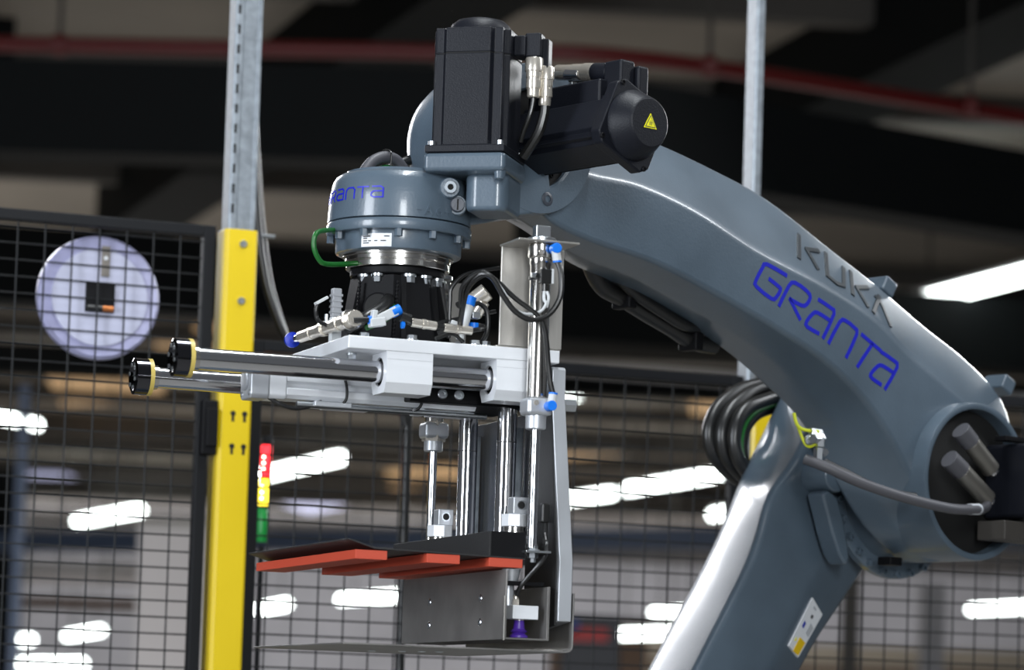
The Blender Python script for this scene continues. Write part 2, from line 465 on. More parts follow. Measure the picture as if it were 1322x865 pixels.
# ================================================================== THE FENCE
FO = Vector((-0.73625, 5.79, 0.0))
FA = 20.4
fx = Vector((math.cos(R(FA)), math.sin(R(FA)), 0))
def fence_panel(x0, x1, ztop, lab, phase_x, phase_z, zmin=0.1):
    o = FO + fx * x0
    r_ = root('mesh_fence', o, FA, lab, 'fence panel', 'black wire mesh fence panels')
    w = x1 - x0
    t = 0.0125
    zf = 0.12
    box('frame_upright', 'fence_black', r_, 0, 0.022, -t, t, 0.0, ztop, 0.002)
    box('frame_upright', 'fence_black', r_, w - 0.022, w, -t, t, 0.0, ztop, 0.002)
    box('frame_rail', 'fence_black', r_, 0.022, w - 0.022, -t, t, ztop - 0.02, ztop, 0.002)
    box('frame_rail', 'fence_black', r_, 0.022, w - 0.022, -t, t, zf, zf + 0.02, 0.002)
    mb = MB()
    k = 0
    xx = phase_x
    while xx < w - 0.02:
        if xx > 0.02:
            mb.cyl((xx, -0.0035, zf), (xx, -0.0035, ztop - 0.005), 0.0017, None, 5)
        xx += 0.05
    zz = ztop - phase_z
    while zz > zf + 0.02:
        mb.cyl((0.005, 0.0, zz), (w - 0.005, 0.0, zz), 0.0017, None, 5)
        zz -= 0.03
    m = mb.build('wire_mesh', 'wire_black', r_)
    m['kind'] = 'stuff'
    return r_
p1 = fence_panel(-0.75, 0.185, 2.407, 'taller black mesh fence panel with the clock on it, left of the yellow post', 0.021, 0.03)
p2 = fence_panel(0.262, 1.252, 2.204, 'black mesh fence panel behind the gripper between the two yellow posts', 0.045, 0.03)
p3 = fence_panel(1.345, 2.35, 2.204, 'black mesh fence panel at lower right behind the robot arm', 0.03, 0.03)
box('hinge_block', 'black_paint', p1, 0.918, 0.9465, -0.03, 0.012, 1.985, 2.085, 0.003)
box('hinge_leaf', 'black_paint', p1, 0.925, 0.9465, -0.036, -0.03, 2.0, 2.07, 0.002)

def fence_post(x0, x1, zy, ztop, lab, gx0, gx1, extra):
    o = FO + fx * x0
    r_ = root('fence_post', o, FA, lab, 'post')
    w = x1 - x0
    # yellow folded channel post: front face, side walls and lips
    t = 0.004
    MB().prism([(0, 0.03), (0, -0.03 + 0.006), (0.006, -0.03), (w - 0.004, -0.03), (w, -0.026), (w, 0.03), (w - t, 0.03), (w - t, -0.026 + 0.002), (0.008, -0.026), (t, -0.022), (t, 0.03)], 'z', 0.01, zy).build('post_channel', 'yellow_paint', r_, 0.001)
    box('base_plate', 'yellow_paint', r_, 0.0, w, -0.06, 0.06, 0, 0.01, 0.002)
    # galvanised slotted upright sliding inside
    g0, g1 = gx0, gx1
    u = MB().prism([(g0, 0.024), (g0, -0.018), (g0 + 0.004, -0.022), (g0 + 0.014, -0.022), (g0 + 0.017, -0.018), (g1 - 0.008, -0.018), (g1 - 0.005, -0.022), (g1, -0.022), (g1, 0.024), (g1 - 0.003, 0.024), (g1 - 0.003, -0.014), (g0 + 0.003, -0.014), (g0 + 0.003, 0.024)], 'z', zy - 0.3, ztop).build('galvanised_upright', 'galvanised', r_, 0.0006)
    if extra:
        z = zy + 0.03
        while z < ztop - 0.05:
            box('slot', 'black_hole', u, g0 + 0.0042, g0 + 0.0095, -0.0224, -0.021, z, z + 0.017)
            z += 0.037
        for z in (zy - 0.027, zy - 0.132):
            MB().lathe((w * 0.55, -0.03, z), (0, -1, 0), [(0.0075, -0.002), (0.0075, 0.002), (0.006, 0.004), (0.002, 0.004), (0.002, 0.002)], 16).build('screw', 'zinc', r_)
        for z in (2.059, 1.999):
            for x in (0.0265, 0.0485):
                MB().cyl((x, -0.0304, z + 0.004), (x, -0.0285, z + 0.004), 0.0052, None, 14).box(x - 0.0026, x + 0.0026, -0.0304, -0.0285, z - 0.011, z + 0.002).build('keyhole_slot', 'black_hole', r_)
    return r_
fence_post(0.1985, 0.2600, 2.402, 3.3, 'yellow fence post with bolts and keyhole slots below a galvanised slotted upright', 0.006, 0.057, True)
fence_post(1.266, 1.334, 2.196, 3.2, 'yellow fence post half hidden behind the robot link arm, thin galvanised pole above', -0.011, 0.006, False)

# clock hanging on the outside of the mesh, seen from behind
cl = root('wall_clock', FO + fx * -0.0215 + Vector((-math.sin(R(FA)), math.cos(R(FA)), 0)) * 0.012 + Vector((0, 0, 2.262)), FA, 'round white wall clock seen from behind with a battery, hung on the fence mesh', 'clock')
MB().lathe((0, 0, 0), (0, 1, 0), [(0.088, 0.004), (0.107, 0.0), (0.1125, 0.006), (0.1135, 0.02), (0.108, 0.034), (0.02, 0.034)], 48).build('clock_rim', 'clock_rim', cl)
MB().lathe((0, -0.0005, 0), (0, 1, 0), [(0.0885, 0), (0.0885, 0.006)], 48).build('clock_back', 'clock_white', cl)
bx_ = box('movement_box', 'black_paint', cl, -0.027, 0.027, -0.007, 0.003, -0.028, 0.026, 0.002)
cyl('battery', 'battery_copper', bx_, (0.004, -0.008, -0.021), (0.024, -0.008, -0.021), 0.0055)
cyl('battery_sleeve', 'black_rubber', bx_, (-0.024, -0.008, -0.021), (0.004, -0.008, -0.021), 0.0055)
hg = box('hanger_plate', 'hanger_tan', cl, 0.0, 0.016, -0.004, 0.001, 0.038, 0.094, 0.001)
cyl('hanger_hole', 'sticker_white', hg, (0.008, -0.0045, 0.072), (0.008, -0.003, 0.072), 0.004)

# stack light behind the second fence panel
sl = root('stack_light', (-0.494, 6.35, 0), 0, 'lit red and yellow stack light with a green section below, beside the yellow post', 'signal light')
def zst(py): return 1.5 + (934 - py) / 4150 * 6.35
MB().cyl((-0.003, 0, 0), (0.0, 0, zst(705)), 0.006, None, 10).build('pole', 'black_paint', sl)
for nm, m, a, b in (('green_lens', 'lamp_green', 700, 656), ('amber_lens', 'lamp_amber', 654, 618), ('red_lens', 'lamp_red', 616, 574)):
    xo = (700 - a) * 0.00004
    l_ = MB().lathe((xo, 0, zst(a)), (0, 0, 1), [(0.0098, 0), (0.0108, 0.002), (0.0108, zst(b) - zst(a) - 0.002), (0.0098, zst(b) - zst(a))], 20).build(nm, m, sl)
    if nm != 'green_lens':
        for k in range(3):
            cyl('led', 'lamp_led', l_, (xo - 0.004, -0.0100, zst(a) + 0.016 + 0.012 * k), (xo - 0.004, -0.0118, zst(a) + 0.016 + 0.012 * k), 0.0025, None, 10)
for a in (656, 618):
    MB().cyl((0.002, 0, zst(a)), (0.002, 0, zst(a - 3)), 0.0114, None, 20).build('collar', 'black_paint', sl)
MB().lathe((0.005, 0, zst(574)), (0, 0, 1), [(0.0110, 0), (0.0110, 0.012), (0.009, 0.018), (0.002, 0.019)], 20).build('cap', 'black_paint', sl)

# hoses hanging beside the galvanised upright
hb = root('hanging_hoses', FO + fx * 0.30 + Vector((0, 0, 2.2)), FA, 'pair of thick black hoses hanging beside the yellow post', 'hose')
for k, (dx, dy) in enumerate([(0, 0.045), (0.012, 0.06)]):
    pts = [(x + dx * k_, dy, z) for x, z, k_ in ((-0.044, 1.1, 0.6), (-0.0397, 0.498, 0.6), (-0.031, 0.32, 0.8), (-0.0196, 0.209, 1), (-0.003, 0.123, 1), (0.02, 0.06, 0.8), (0.046, 0.011, 0.5), (0.10, -0.045, 0.2), (0.18, -0.06, 0.2), (0.25, -0.075, 0.2), (0.283, -0.13, 0.3), (0.287, -0.3, 0.3), (0.29, -2.195, 0.3))]
    MB().tube(pts, 0.0085, 12).build('hose', 'black_rubber', hb)
MB().cyl((-0.02, 0.042, 0.205), (0.012, 0.042, 0.205), 0.004, None, 10).build('hose_clip', 'zinc', hb)

# ================================================================== THE GRIPPER (local x along the guide rods, y away from the camera)
GO = Vector((-0.17579, 4.585, 2.21094))
gr = root('gripper_tool', GO, 20.4, 'aluminium and steel gripper tool with guide rods, orange pads and fork hanging from the robot', 'robot gripper')

# mounting plate
pl = box('mounting_plate', 'aluminium', gr, -0.117, 0.196, -0.15, 0.27, -0.1905, -0.1725, 0.0015)
for x, y in ((-0.02, -0.135), (0.075, -0.13), (0.092, -0.128), (-0.085, -0.12)):
    hexbolt(pl, (x, y, -0.1725), (0, 0, 1), 0.007, 0.008)
for x, y in ((-0.093, -0.09), (-0.105, 0.0)):
    hexbolt(pl, (x, y, -0.1905), (0, 0, -1), 0.006, 0.008)

# bearing blocks (chamfered below, bored for the rods)
def bearing_block(x0, x1, yc, front):
    h = 0.033
    zt, zc = -0.1905, -0.217
    outer = [(-h, zt), (-h, -0.2335), (-h + 0.0085, -0.2475), (h - 0.0085, -0.2475), (h, -0.2335), (h, zt)]
    # outline split around the bore so that the rod hole is real
    n = 24
    mb = MB()
    ring = []
    bore = 0.0205
    angs = sorted([2 * math.pi * k / n for k in range(n)] + [math.atan2(q[1] - zc, q[0]) % (2 * math.pi) for q in outer])
    n = len(angs)
    for a in angs:
        d = (math.cos(a), math.sin(a))
        best = None
        for i in range(len(outer)):
            p, q = outer[i], outer[(i + 1) % len(outer)]
            px, pz, qx, qz = p[0], p[1] - zc, q[0], q[1] - zc
            den = d[0] * (qz - pz) - d[1] * (qx - px)
            if abs(den) < 1e-9: continue
            t = (px * (qz - pz) - pz * (qx - px)) / den
            u = (px * d[1] - pz * d[0]) / den
            if t > 0 and -1e-6 <= u <= 1 + 1e-6 and (best is None or t < best): best = t
        ring.append(((d[0] * best, zc + d[1] * best), (d[0] * bore, zc + d[1] * bore)))
    vs, fs = [], []
    for x in (x0, x1):
        for o_, i_ in ring:
            vs.append((x, yc + o_[0], o_[1])); vs.append((x, yc + i_[0], i_[1]))
    N = 2 * n
    for k in range(n):
        j = (k + 1) % n
        fs.append((2 * k, 2 * k + 1, 2 * j + 1, 2 * j))
        fs.append((N + 2 * k, N + 2 * j, N + 2 * j + 1, N + 2 * k + 1))
        fs.append((2 * k, 2 * j, N + 2 * j, N + 2 * k))
        fs.append((2 * k + 1, N + 2 * k + 1, N + 2 * j + 1, 2 * j + 1))
    mb.add(vs, fs)
    b = mb.build('bearing_block', 'aluminium', gr, 0.0, 20)
    MB().lathe((x0 + 0.003, yc, zc), (1, 0, 0), [(0.0200, 0), (0.0204, 0.003), (0.0204, x1 - x0 - 0.006), (0.0158, x1 - x0 - 0.006), (0.0158, 0.004)], 32, caps=False).build('bush_seal', 'black_rubber', b)
    if front:
        box('face_line', 'aluminium_grey', b, x0 + 0.0005, x1 - 0.0005, yc - h - 0.0002, yc - h + 0.0004, -0.2015, -0.2011)
    return b
bearing_block(-0.0602, 0.0075, -0.116, True)
bearing_block(0.1020, 0.170, -0.116, True)
bearing_block(-0.0602, 0.0075, 0.135, False)
bearing_block(0.1020, 0.170, 0.135, False)

# horizontal guide rods with end discs
for yc, zc, xl in ((-0.116, -0.217, -0.345), (0.135, -0.2195, -0.338)):
    rod = cyl('guide_rod', 'chrome', gr, (xl, yc, zc), (0.19, yc, zc), 0.0152, None, 40)
    d = MB().lathe((xl - 0.012, yc, zc), (1, 0, 0), [(0.006, 0.004), (0.022, 0.0), (0.0265, 0.002), (0.0265, 0.021)], 40).build('end_disc', 'chrome', rod, label='polished black chrome end disc')
    d.data.materials[0] = MATS['black_chrome'] if 'black_chrome' in MATS else mat('black_chrome', (0.10, 0.10, 0.11), 0.09, 1.0)
    MB().lathe((xl + 0.009, yc, zc), (1, 0, 0), [(0.0268, 0), (0.0268, 0.006), (0.016, 0.0062)], 40).build('buffer_ring', 'gold_ring', rod)
    MB().lathe((xl + 0.016, yc, zc), (1, 0, 0), [(0.0175, 0), (0.0175, 0.008)], 32).build('rod_collar', 'turned_steel', rod)
    for k in range(6):
        a = k * math.pi / 3 + 0.3
        cyl('disc_screw', 'zinc', d, (xl - 0.0115, yc + 0.0165 * math.cos(a), zc + 0.0165 * math.sin(a)), (xl - 0.0135, yc + 0.0165 * math.cos(a), zc + 0.0165 * math.sin(a)), 0.0032, None, 10)

# horizontal pneumatic cylinder with profiled barrel
prof = [(-0.024, -0.2035), (-0.026, -0.2055), (-0.026, -0.2285), (-0.021, -0.231), (-0.021, -0.236), (-0.026, -0.2385), (-0.026, -0.2475), (-0.021, -0.253), (0.021, -0.253), (0.026, -0.2475), (0.026, -0.2385), (0.021, -0.236), (0.021, -0.231), (0.026, -0.2285), (0.026, -0.2055), (0.024, -0.2035)]
pc = MB().prism(prof, 'x', -0.166, 0.118).build('air_cylinder', 'aluminium', gr, 0.0008)
prof2 = [(-0.024, -0.203), (-0.0275, -0.206), (-0.0275, -0.2505), (-0.023, -0.2555), (0.023, -0.2555), (0.0275, -0.2505), (0.0275, -0.206), (0.024, -0.203)]
ec = MB().prism(prof2, 'x', -0.219, -0.192).build('cylinder_end_cap', 'aluminium_grey', pc, 0.003)
MB().prism([(a * 0.96, -0.2293 + (b + 0.2293) * 0.96) for a, b in prof2], 'x', -0.192, -0.166).build('cylinder_end_cap', 'aluminium', pc, 0.003)
for z in (-0.211, -0.2475):
    for y in (-0.02, 0.02):
        capbolt(ec, (-0.219, y, z), (-1, 0, 0), 0.0045, 0.002)
MB().lathe((-0.2195, 0, -0.2293), (-1, 0, 0), [(0.014, 0), (0.014, 0.003), (0.011, 0.004)], 24).build('end_boss', 'aluminium_grey', ec)
rl = MB().cyl((-0.15, -0.021, -0.2595), (0.135, -0.021, -0.2595), 0.0042, None, 12).build('sensor_rail', 'zinc', pc)
box('rail_block', 'aluminium_grey', pc, -0.126, -0.07, -0.03, 0.01, -0.262, -0.2535, 0.002)
box('rail_block', 'aluminium', pc, 0.025, 0.043, -0.02, 0.0, -0.264, -0.2535, 0.002)
for x in (0.057, 0.082):
    capbolt(gr, (x, -0.0505, -0.2345), (0, -1, 0), 0.0072, 0.004, 'zinc', 'guide_screw')
box('under_carriage', 'black_paint', gr, 0.008, 0.19, -0.05, 0.1, -0.247, -0.226, 0.002)
MB().tube([(-0.1892, -0.015, -0.252), (-0.1754, -0.02, -0.2605), (-0.1525, -0.02, -0.2658), (-0.1299, -0.02, -0.261), (-0.113, -0.02, -0.2535)], 0.0032).build('cable', 'black_rubber', gr)
for x in (-0.079, 0.0335):
    MB().tube([(x - 0.004, -0.026, -0.215), (x, -0.0285, -0.232), (x, -0.029, -0.248), (x - 0.006, -0.027, -0.2565), (x - 0.014, -0.02, -0.2575)], 0.0022, 8).build('cable_strap', 'black_rubber', gr)

# black welded pedestal between plate and robot flange
AX, AY = 0.0164, 0.05
pd = MB().lathe((AX, AY, -0.0615), (0, 0, 1), [(0.0665, 0), (0.069, 0.002), (0.069, 0.0105), (0.067, 0.012)], 48).build('pedestal_flange', 'black_paint', gr)
pt = MB().lathe((AX, AY, -0.165), (0, 0, 1), [(0.05, 0), (0.05, 0.104)], 40).build('pedestal_tube', 'black_paint', gr)
for k in range(6):
    a = R(-160 + 60 * k)
    c, s_ = math.cos(a), math.sin(a)
    M = Matrix(((c, -s_, 0), (s_, c, 0), (0, 0, 1)))
    mb = MB().prism([(0.045, -0.0615), (0.066, -0.0615), (0.088, -0.163), (0.045, -0.163)], 'y', -0.004, 0.004)
    mb.v = [tuple(M @ Vector(v) + Vector((AX, AY, 0))) for v in mb.v]
    mb.build('gusset', 'black_paint', pt, 0.001)
# outer skirt walls of the pedestal
MB().lathe((AX, AY, -0.163), (0, 0, 1), [(0.083, 0), (0.068, 0.1)], 8, R(22.5), caps=False).build('skirt_plate', 'black_paint', pt, 0)
box('pedestal_base', 'black_paint', gr, AX - 0.095, AX + 0.095, AY - 0.11, AY + 0.11, -0.1725, -0.162, 0.001)
# cable hole in the skirt, facing the camera
hd = Vector((math.cos(R(-129)), math.sin(R(-129)), 0.0))
hc = Vector((AX, AY, -0.111)) + hd * 0.0785
hd2 = (hd + Vector((0, 0, 0.13))).normalized()
MB().lathe(hc - hd2 * 0.004, hd2, [(0.021, 0), (0.021, 0.0045), (0.0185, 0.0055), (0.0185, 0.0005)], 28, caps=False).build('hole_rim', 'black_paint', pt)
MB().cyl(hc - hd2 * 0.003, hc + hd2 * 0.0012, 0.0188, None, 28).build('cable_hole', 'black_hole', pt)
for s_ in (-0.028, 0.030):
    side = hd.cross(Vector((0, 0, 1)))
    p = Vector((AX, AY, -0.075)) + hd * 0.0715 + side * s_
    q = Vector((AX, AY, -0.155)) + hd * 0.081 + side * s_
    w_ = MB()
    for k in range(15):
        c_ = p.lerp(q, k / 14)
        w_.lathe(c_ - Vector((0, 0, 0.003)), (0, 0, 1), [(0.0012, 0), (0.0024, 0.002), (0.0024, 0.004), (0.0012, 0.006)], 6)
    w_.build('weld_bead', 'black_paint', pt)
# flange bolts seen under the pedestal flange
for a in (-158, -135, -92, -68, -40, -20):
    p = (AX + 0.0615 * math.cos(R(a)), AY + 0.0615 * math.sin(R(a)), -0.0612)
    hexbolt(pd, p, (0, 0, -1), 0.0082, 0.012)

# upright sheet brackets carrying the vertical air cylinders
def bracket(yp, yf, sgn):
    y0, y1 = sorted((yp, yp + sgn * 0.004))
    o = MB().box(0.1055, 0.2, y0, y1, -0.170, -0.0285).build('bracket_sheet', 'brushed_steel', gr, 0.001)
    ya, yb = sorted((yp, yf))
    MB().box(0.1035, 0.1945, ya, yb, -0.0305, -0.0275).build('bracket_top', 'brushed_steel', o, 0.0008)
    MB().box(0.1035, 0.2, *sorted((yp, yp - sgn * 0.02)), -0.1725, -0.1695).build('bracket_foot', 'brushed_steel', o, 0.0008)
    for z in (-0.095, -0.122):
        capbolt(o, (0.186, yp, z), (0, sgn, 0), 0.005, 0.004)
    return o
bracket(-0.141, -0.218, -1)
bracket(0.262, 0.335, 1)

def air_cyl(yc, xs, detail):
    x = xs
    o = MB().lathe((x, yc, -0.247), (0, 0, 1), [(0.0125, 0), (0.0145, 0.002), (0.0145, 0.186), (0.0155, 0.188), (0.0155, 0.196), (0.0175, 0.197), (0.0185, 0.2), (0.0185, 0.215), (0.017, 0.2165)], 32).build('vertical_air_cylinder', 'turned_steel', gr)
    MB().lathe((x, yc, -0.0275), (0, 0, 1), [(0.021, 0), (0.021, 0.0045), (0.019, 0.006)], 28).build('locknut', 'zinc', o)
    MB().box(x - 0.011, x + 0.011, yc - 0.008, yc + 0.008, -0.0225, -0.0045).build('clevis_eye', 'zinc', o, 0.0015)
    MB().box(x - 0.0195, x + 0.0195, yc - 0.0185, yc + 0.0185, -0.2715, -0.2465).build('lower_head', 'aluminium_grey', o, 0.006)
    MB().lathe((x, yc, -0.2905), (0, 0, 1), [(0.0125, 0), (0.0145, 0.0015), (0.0145, 0.0195)], 32).build('lower_neck', 'aluminium_grey', o)
    MB().cyl((x, yc, -0.455), (x, yc, -0.288), 0.0066, None, 24).build('piston_rod', 'chrome', o)
    if detail:
        cyl('port_plug', 'nickel', o, (x - 0.007, yc - 0.0192, -0.2545), (x - 0.007, yc - 0.0175, -0.2545), 0.0038, None, 14)
        cyl('port_plug', 'nickel', o, (x - 0.006, yc - 0.0192, -0.0435), (x - 0.006, yc - 0.017, -0.0435), 0.0038, None, 14)
        for z, dx in ((-0.0385, 0.011), (-0.2585, 0.011)):
            f_ = cyl('blue_release_ring', 'blue_plastic', o, (x + dx, yc - 0.019, z), (x + dx, yc - 0.034, z), 0.0072, None, 18, 0.0008)
            cyl('elbow_body', 'pale_plastic', o, (x + dx, yc - 0.027, z - 0.002), (x + dx + 0.003, yc - 0.027, z + (0.016 if z < -0.2 else -0.017)), 0.0062, None, 16)
            cyl('blue_release_ring', 'blue_plastic', o, (x + dx + 0.003, yc - 0.027, z + (0.016 if z < -0.2 else -0.017)), (x + dx + 0.0032, yc - 0.027, z + (0.0185 if z < -0.2 else -0.0195)), 0.0064, None, 16)
        sb_ = MB().box(x - 0.009, x + 0.007, yc - 0.026, yc - 0.013, -0.088, -0.068).build('sensor_body', 'black_rubber', o, 0.001)
        box('sensor_cover', 'pale_plastic', sb_, x + 0.0072, x + 0.0105, yc - 0.0265, yc - 0.013, -0.088, -0.067, 0.0005)
        MB().lathe((x, yc, -0.0815), (0, 0, 1), [(0.0155, 0), (0.0163, 0.001), (0.0163, 0.006), (0.0155, 0.007)], 28).build('sensor_band', 'black_rubber', o)
        cyl('band_screw', 'zinc', sb_, (x - 0.018, yc - 0.012, -0.076), (x - 0.012, yc - 0.012, -0.076), 0.0035, None, 12)
        cyl('cable_gland', 'black_rubber', sb_, (x - 0.001, yc - 0.02, -0.088), (x - 0.001, yc - 0.02, -0.0985), 0.0028, None, 10)
    else:
        MB().cyl((x, yc, -0.275), (x, yc, -0.2455), 0.0185, None, 6).build('hex_nut', 'nickel', o)
    return o
air_cyl(-0.19, 0.1475, True)
air_cyl(0.245, 0.1475, False)

# vertical guide shafts and galvanised strips in front of the dark back plate
for yc, xc in ((-0.03, 0.1645), (0.15, 0.1695)):
    sh = cyl('guide_shaft', 'chrome', gr, (xc, yc, -0.445), (xc, yc, -0.19), 0.0142, None, 40)
    MB().lathe((xc, yc, -0.296), (0, 0, 1), [(0.0144, 0), (0.0144, 0.0012)], 40).build('shaft_mark', 'print_dark', sh)
for yc, zt_ in ((0.0, -0.27), (0.18, -0.268)):
    MB().prism([(0.186, -0.44), (0.186, zt_ - 0.006), (0.19, zt_), (0.201, zt_), (0.201, -0.44)], 'y', yc, yc + 0.012).build('galvanised_strip', 'galvanised', gr, 0.001)
bp_ = box('back_plate', 'robot_paint_dark', gr, 0.2045, 0.2085, -0.11, 0.262, -0.47, -0.25, 0.001)
for y, z in ((0.09, -0.262), (0.11, -0.262), (0.08, -0.34), (0.1, -0.34)):
    cyl('plate_hole', 'black_hole', bp_, (0.2038, y, z), (0.2047, y, z), 0.003, None, 10)
box('shaft_top_block', 'aluminium_grey', gr, 0.145, 0.196, -0.06, 0.19, -0.226, -0.1905, 0.002)

# aluminium upright bar carrying the fork
ub = MB().prism([(-0.1405, -0.198), (-0.136, -0.194), (-0.075, -0.194), (-0.06, -0.21), (-0.06, -0.57), (-0.19, -0.5555), (-0.19, -0.472), (-0.1415, -0.240)], 'x', 0.1896, 0.2096).build('fork_upright', 'aluminium_grey', gr, 0.0012)
dk = MB().prism([(-0.134, -0.2), (-0.06, -0.2), (-0.06, -0.575), (-0.183, -0.561), (-0.183, -0.47)], 'x', 0.1872, 0.1897).build('side_cover', 'dark_sheet', gr)
hexbolt(ub, (0.2096, -0.112, -0.245), (1, 0, 0), 0.0095, 0.026)
MB().lathe((0.2096, -0.11, -0.245), (1, 0, 0), [(0.0125, 0), (0.0125, 0.0025)], 20).build('washer', 'zinc', ub)
cyl('dowel', 'zinc', ub, (0.188, -0.128, -0.232), (0.186, -0.128, -0.232), 0.014, None, 20)

# lower fork plate: flat sheet bent up at the right
t = 0.0022
prof = [(-0.1219, -0.599), (0.204, -0.599), (0.2095, -0.5975), (0.2130, -0.594), (0.2140, -0.588), (0.2140, -0.5155), (0.2140 - t, -0.5155), (0.2140 - t, -0.588), (0.2112, -0.5925), (0.2085, -0.5957), (0.204, -0.599 + t), (-0.1219, -0.599 + t)]
fk = MB().prism(prof, 'y', -0.19, 0.25).build('fork_plate', 'sheet_steel', gr, 0.0003)
for x, y in ((0.05, 0.07), (0.09, 0.02), (0.02, 0.12), (0.07, 0.04)):
    MB().lathe((x, y, -0.5992), (0, 0, -1), [(0.006, 0), (0.005, 0.0012), (0.002, 0.0014)], 14).build('countersunk_screw', 'zinc', fk)

# steel channel with the suction cups
tw = 0.0025
ch = MB().prism([(0.1105, -0.487), (0.1105, -0.5835), (0.1765, -0.5835), (0.1765, -0.5085), (0.1765 - 0.004, -0.5085), (0.1765 - 0.004, -0.5835 + tw), (0.1105 + tw, -0.5835 + tw), (0.1105 + tw, -0.487)], 'y', -0.192, 0.255).build('steel_channel', 'sheet_steel', gr, 0.0004)
box('edge_lip', 'brushed_steel', ch, 0.1085, 0.1105, -0.1935, -0.1905, -0.585, -0.5235, 0.0003)
for y, z in ((-0.09, -0.524), (-0.09, -0.558), (0.13, -0.524), (0.13, -0.558)):
    MB().lathe((0.1106, y, z), (-1, 0, 0), [(0.0058, 0), (0.0045, 0.0012), (0.0015, 0.0012), (0.0015, 0.0004)], 14).build('countersunk_screw', 'zinc', ch)
for yc in (-0.165, 0.06):
    sc_ = MB().box(0.1245, 0.1625, yc - 0.02, yc + 0.02, -0.5545, -0.5355).build('cup_block', 'aluminium', gr, 0.0008)
    MB().lathe((0.1415, yc, -0.5800), (0, 0, 1), [(0.0128, 0), (0.0128, 0.003), (0.0085, 0.006), (0.0122, 0.009), (0.0085, 0.012), (0.008, 0.014), (0.0072, 0.0245)], 28).build('suction_cup', 'purple_rubber', sc_)
    cyl('cup_fitting', 'nickel', sc_, (0.1415, yc, -0.556), (0.1415, yc, -0.5535), 0.0085, None, 18)
    MB().cyl((0.1325, yc - 0.008, -0.5355), (0.1325, yc - 0.008, -0.527), 0.005, None, 6).cyl((0.1325, yc - 0.008, -0.527), (0.1325, yc - 0.008, -0.521), 0.0038, None, 14).build('hose_fitting', 'nickel', sc_)
    cyl('spring_plunger', 'aluminium_grey', sc_, (0.1275, yc + 0.01, -0.5355), (0.1275, yc + 0.01, -0.505), 0.0085, None, 18)

# upper jaw: dark sheet with bent lip, angle web and three orange pads
t = 0.002
lip = [(-0.1185, -0.4570), (-0.081, -0.4680), (0.1385, -0.4720), (0.1385, -0.4700), (-0.081, -0.4660), (-0.1185, -0.4550)]
jw = MB().prism(lip, 'y', -0.19, 0.31).build('jaw_sheet', 'dark_sheet', gr, 0.0003)
MB().box(0.0845, 0.0875, -0.19, 0.23, -0.4705, -0.4350).build('angle_web', 'dark_sheet', jw, 0.0004)
MB().box(0.0876, 0.1385, -0.189, -0.10, -0.4700, -0.4345).build('black_block', 'black_paint', jw, 0.001)
for x0, x1, z0 in ((-0.1085, -0.063, -0.4825), (-0.0055, 0.0425, -0.4830), (0.0855, 0.135, -0.4840)):
    zt_ = z0 + 0.0125
    MB().box(x0, x1, -0.1895, 0.3, z0, zt_).build('orange_pad', 'orange_rubber', jw, 0.0006)
for yc in (-0.13, 0.19):
    c_ = MB().box(0.1365, 0.1605, yc - 0.012, yc + 0.012, -0.406, -0.3815).build('clevis_block', 'aluminium_grey', gr, 0.0015)
    MB().lathe((0.1485, yc - 0.0115, -0.393), (0, -1, 0), [(0.0052, 0.0008), (0.0068, 0.0009), (0.0068, -0.001)], 18, caps=False).build('hole_chamfer', 'zinc', c_)
    cyl('pin_hole', 'black_hole', c_, (0.1485, yc - 0.0122, -0.393), (0.1485, yc - 0.01, -0.393), 0.0055, None, 18)
    MB().cyl((0.1435, yc, -0.4235), (0.1435, yc, -0.406), 0.02, None, 8).build('clevis_base', 'aluminium', c_, 0.001)
    MB().lathe((0.1435, yc, -0.4345), (0, 0, 1), [(0.0165, 0), (0.0165, 0.004), (0.015, 0.005), (0.015, 0.011)], 28).build('clevis_nut', 'turned_steel', c_)

# piston rod end: plate, nuts and air line
rp_ = box('rod_end_plate', 'zinc', gr, 0.134, 0.171, -0.205, -0.165, -0.4625, -0.4595, 0.0005)
MB().lathe((0.1495, -0.19, -0.4595), (0, 0, 1), [(0.0095, 0), (0.0095, 0.002), (0.007, 0.0025), (0.007, 0.007), (0.0045, 0.0075), (0.0045, 0.014)], 6).build('rod_nut', 'zinc', rp_)
MB().lathe((0.1495, -0.19, -0.4625), (0, 0, -1), [(0.0075, 0), (0.0075, 0.007), (0.0045, 0.0075), (0.0045, 0.013)], 6).build('rod_nut', 'zinc', rp_)
cyl('spring_cone', 'aluminium_grey', gr, (0.128, -0.165, -0.505), (0.128, -0.165, -0.4850), 0.009, 0.013, 20)
box('cross_strap', 'black_paint', gr, 0.112, 0.172, -0.18, -0.16, -0.5075, -0.502, 0.0005)
MB().tube([(0.172, -0.175, -0.4320), (0.1735, -0.178, -0.448), (0.1641, -0.2, -0.466), (0.1544, -0.2, -0.4797), (0.1442, -0.19, -0.495), (0.1356, -0.18, -0.5108), (0.1325, -0.173, -0.524)], 0.0032).build('air_tube', 'black_rubber', gr)
MB().tube([(0.176, -0.165, -0.415), (0.1745, -0.172, -0.430), (0.170, -0.178, -0.4550)], 0.003).build('air_tube', 'black_rubber', gr)
box('tube_holder', 'black_rubber', gr, 0.168, 0.181, -0.172, -0.158, -0.418, -0.390, 0.003)

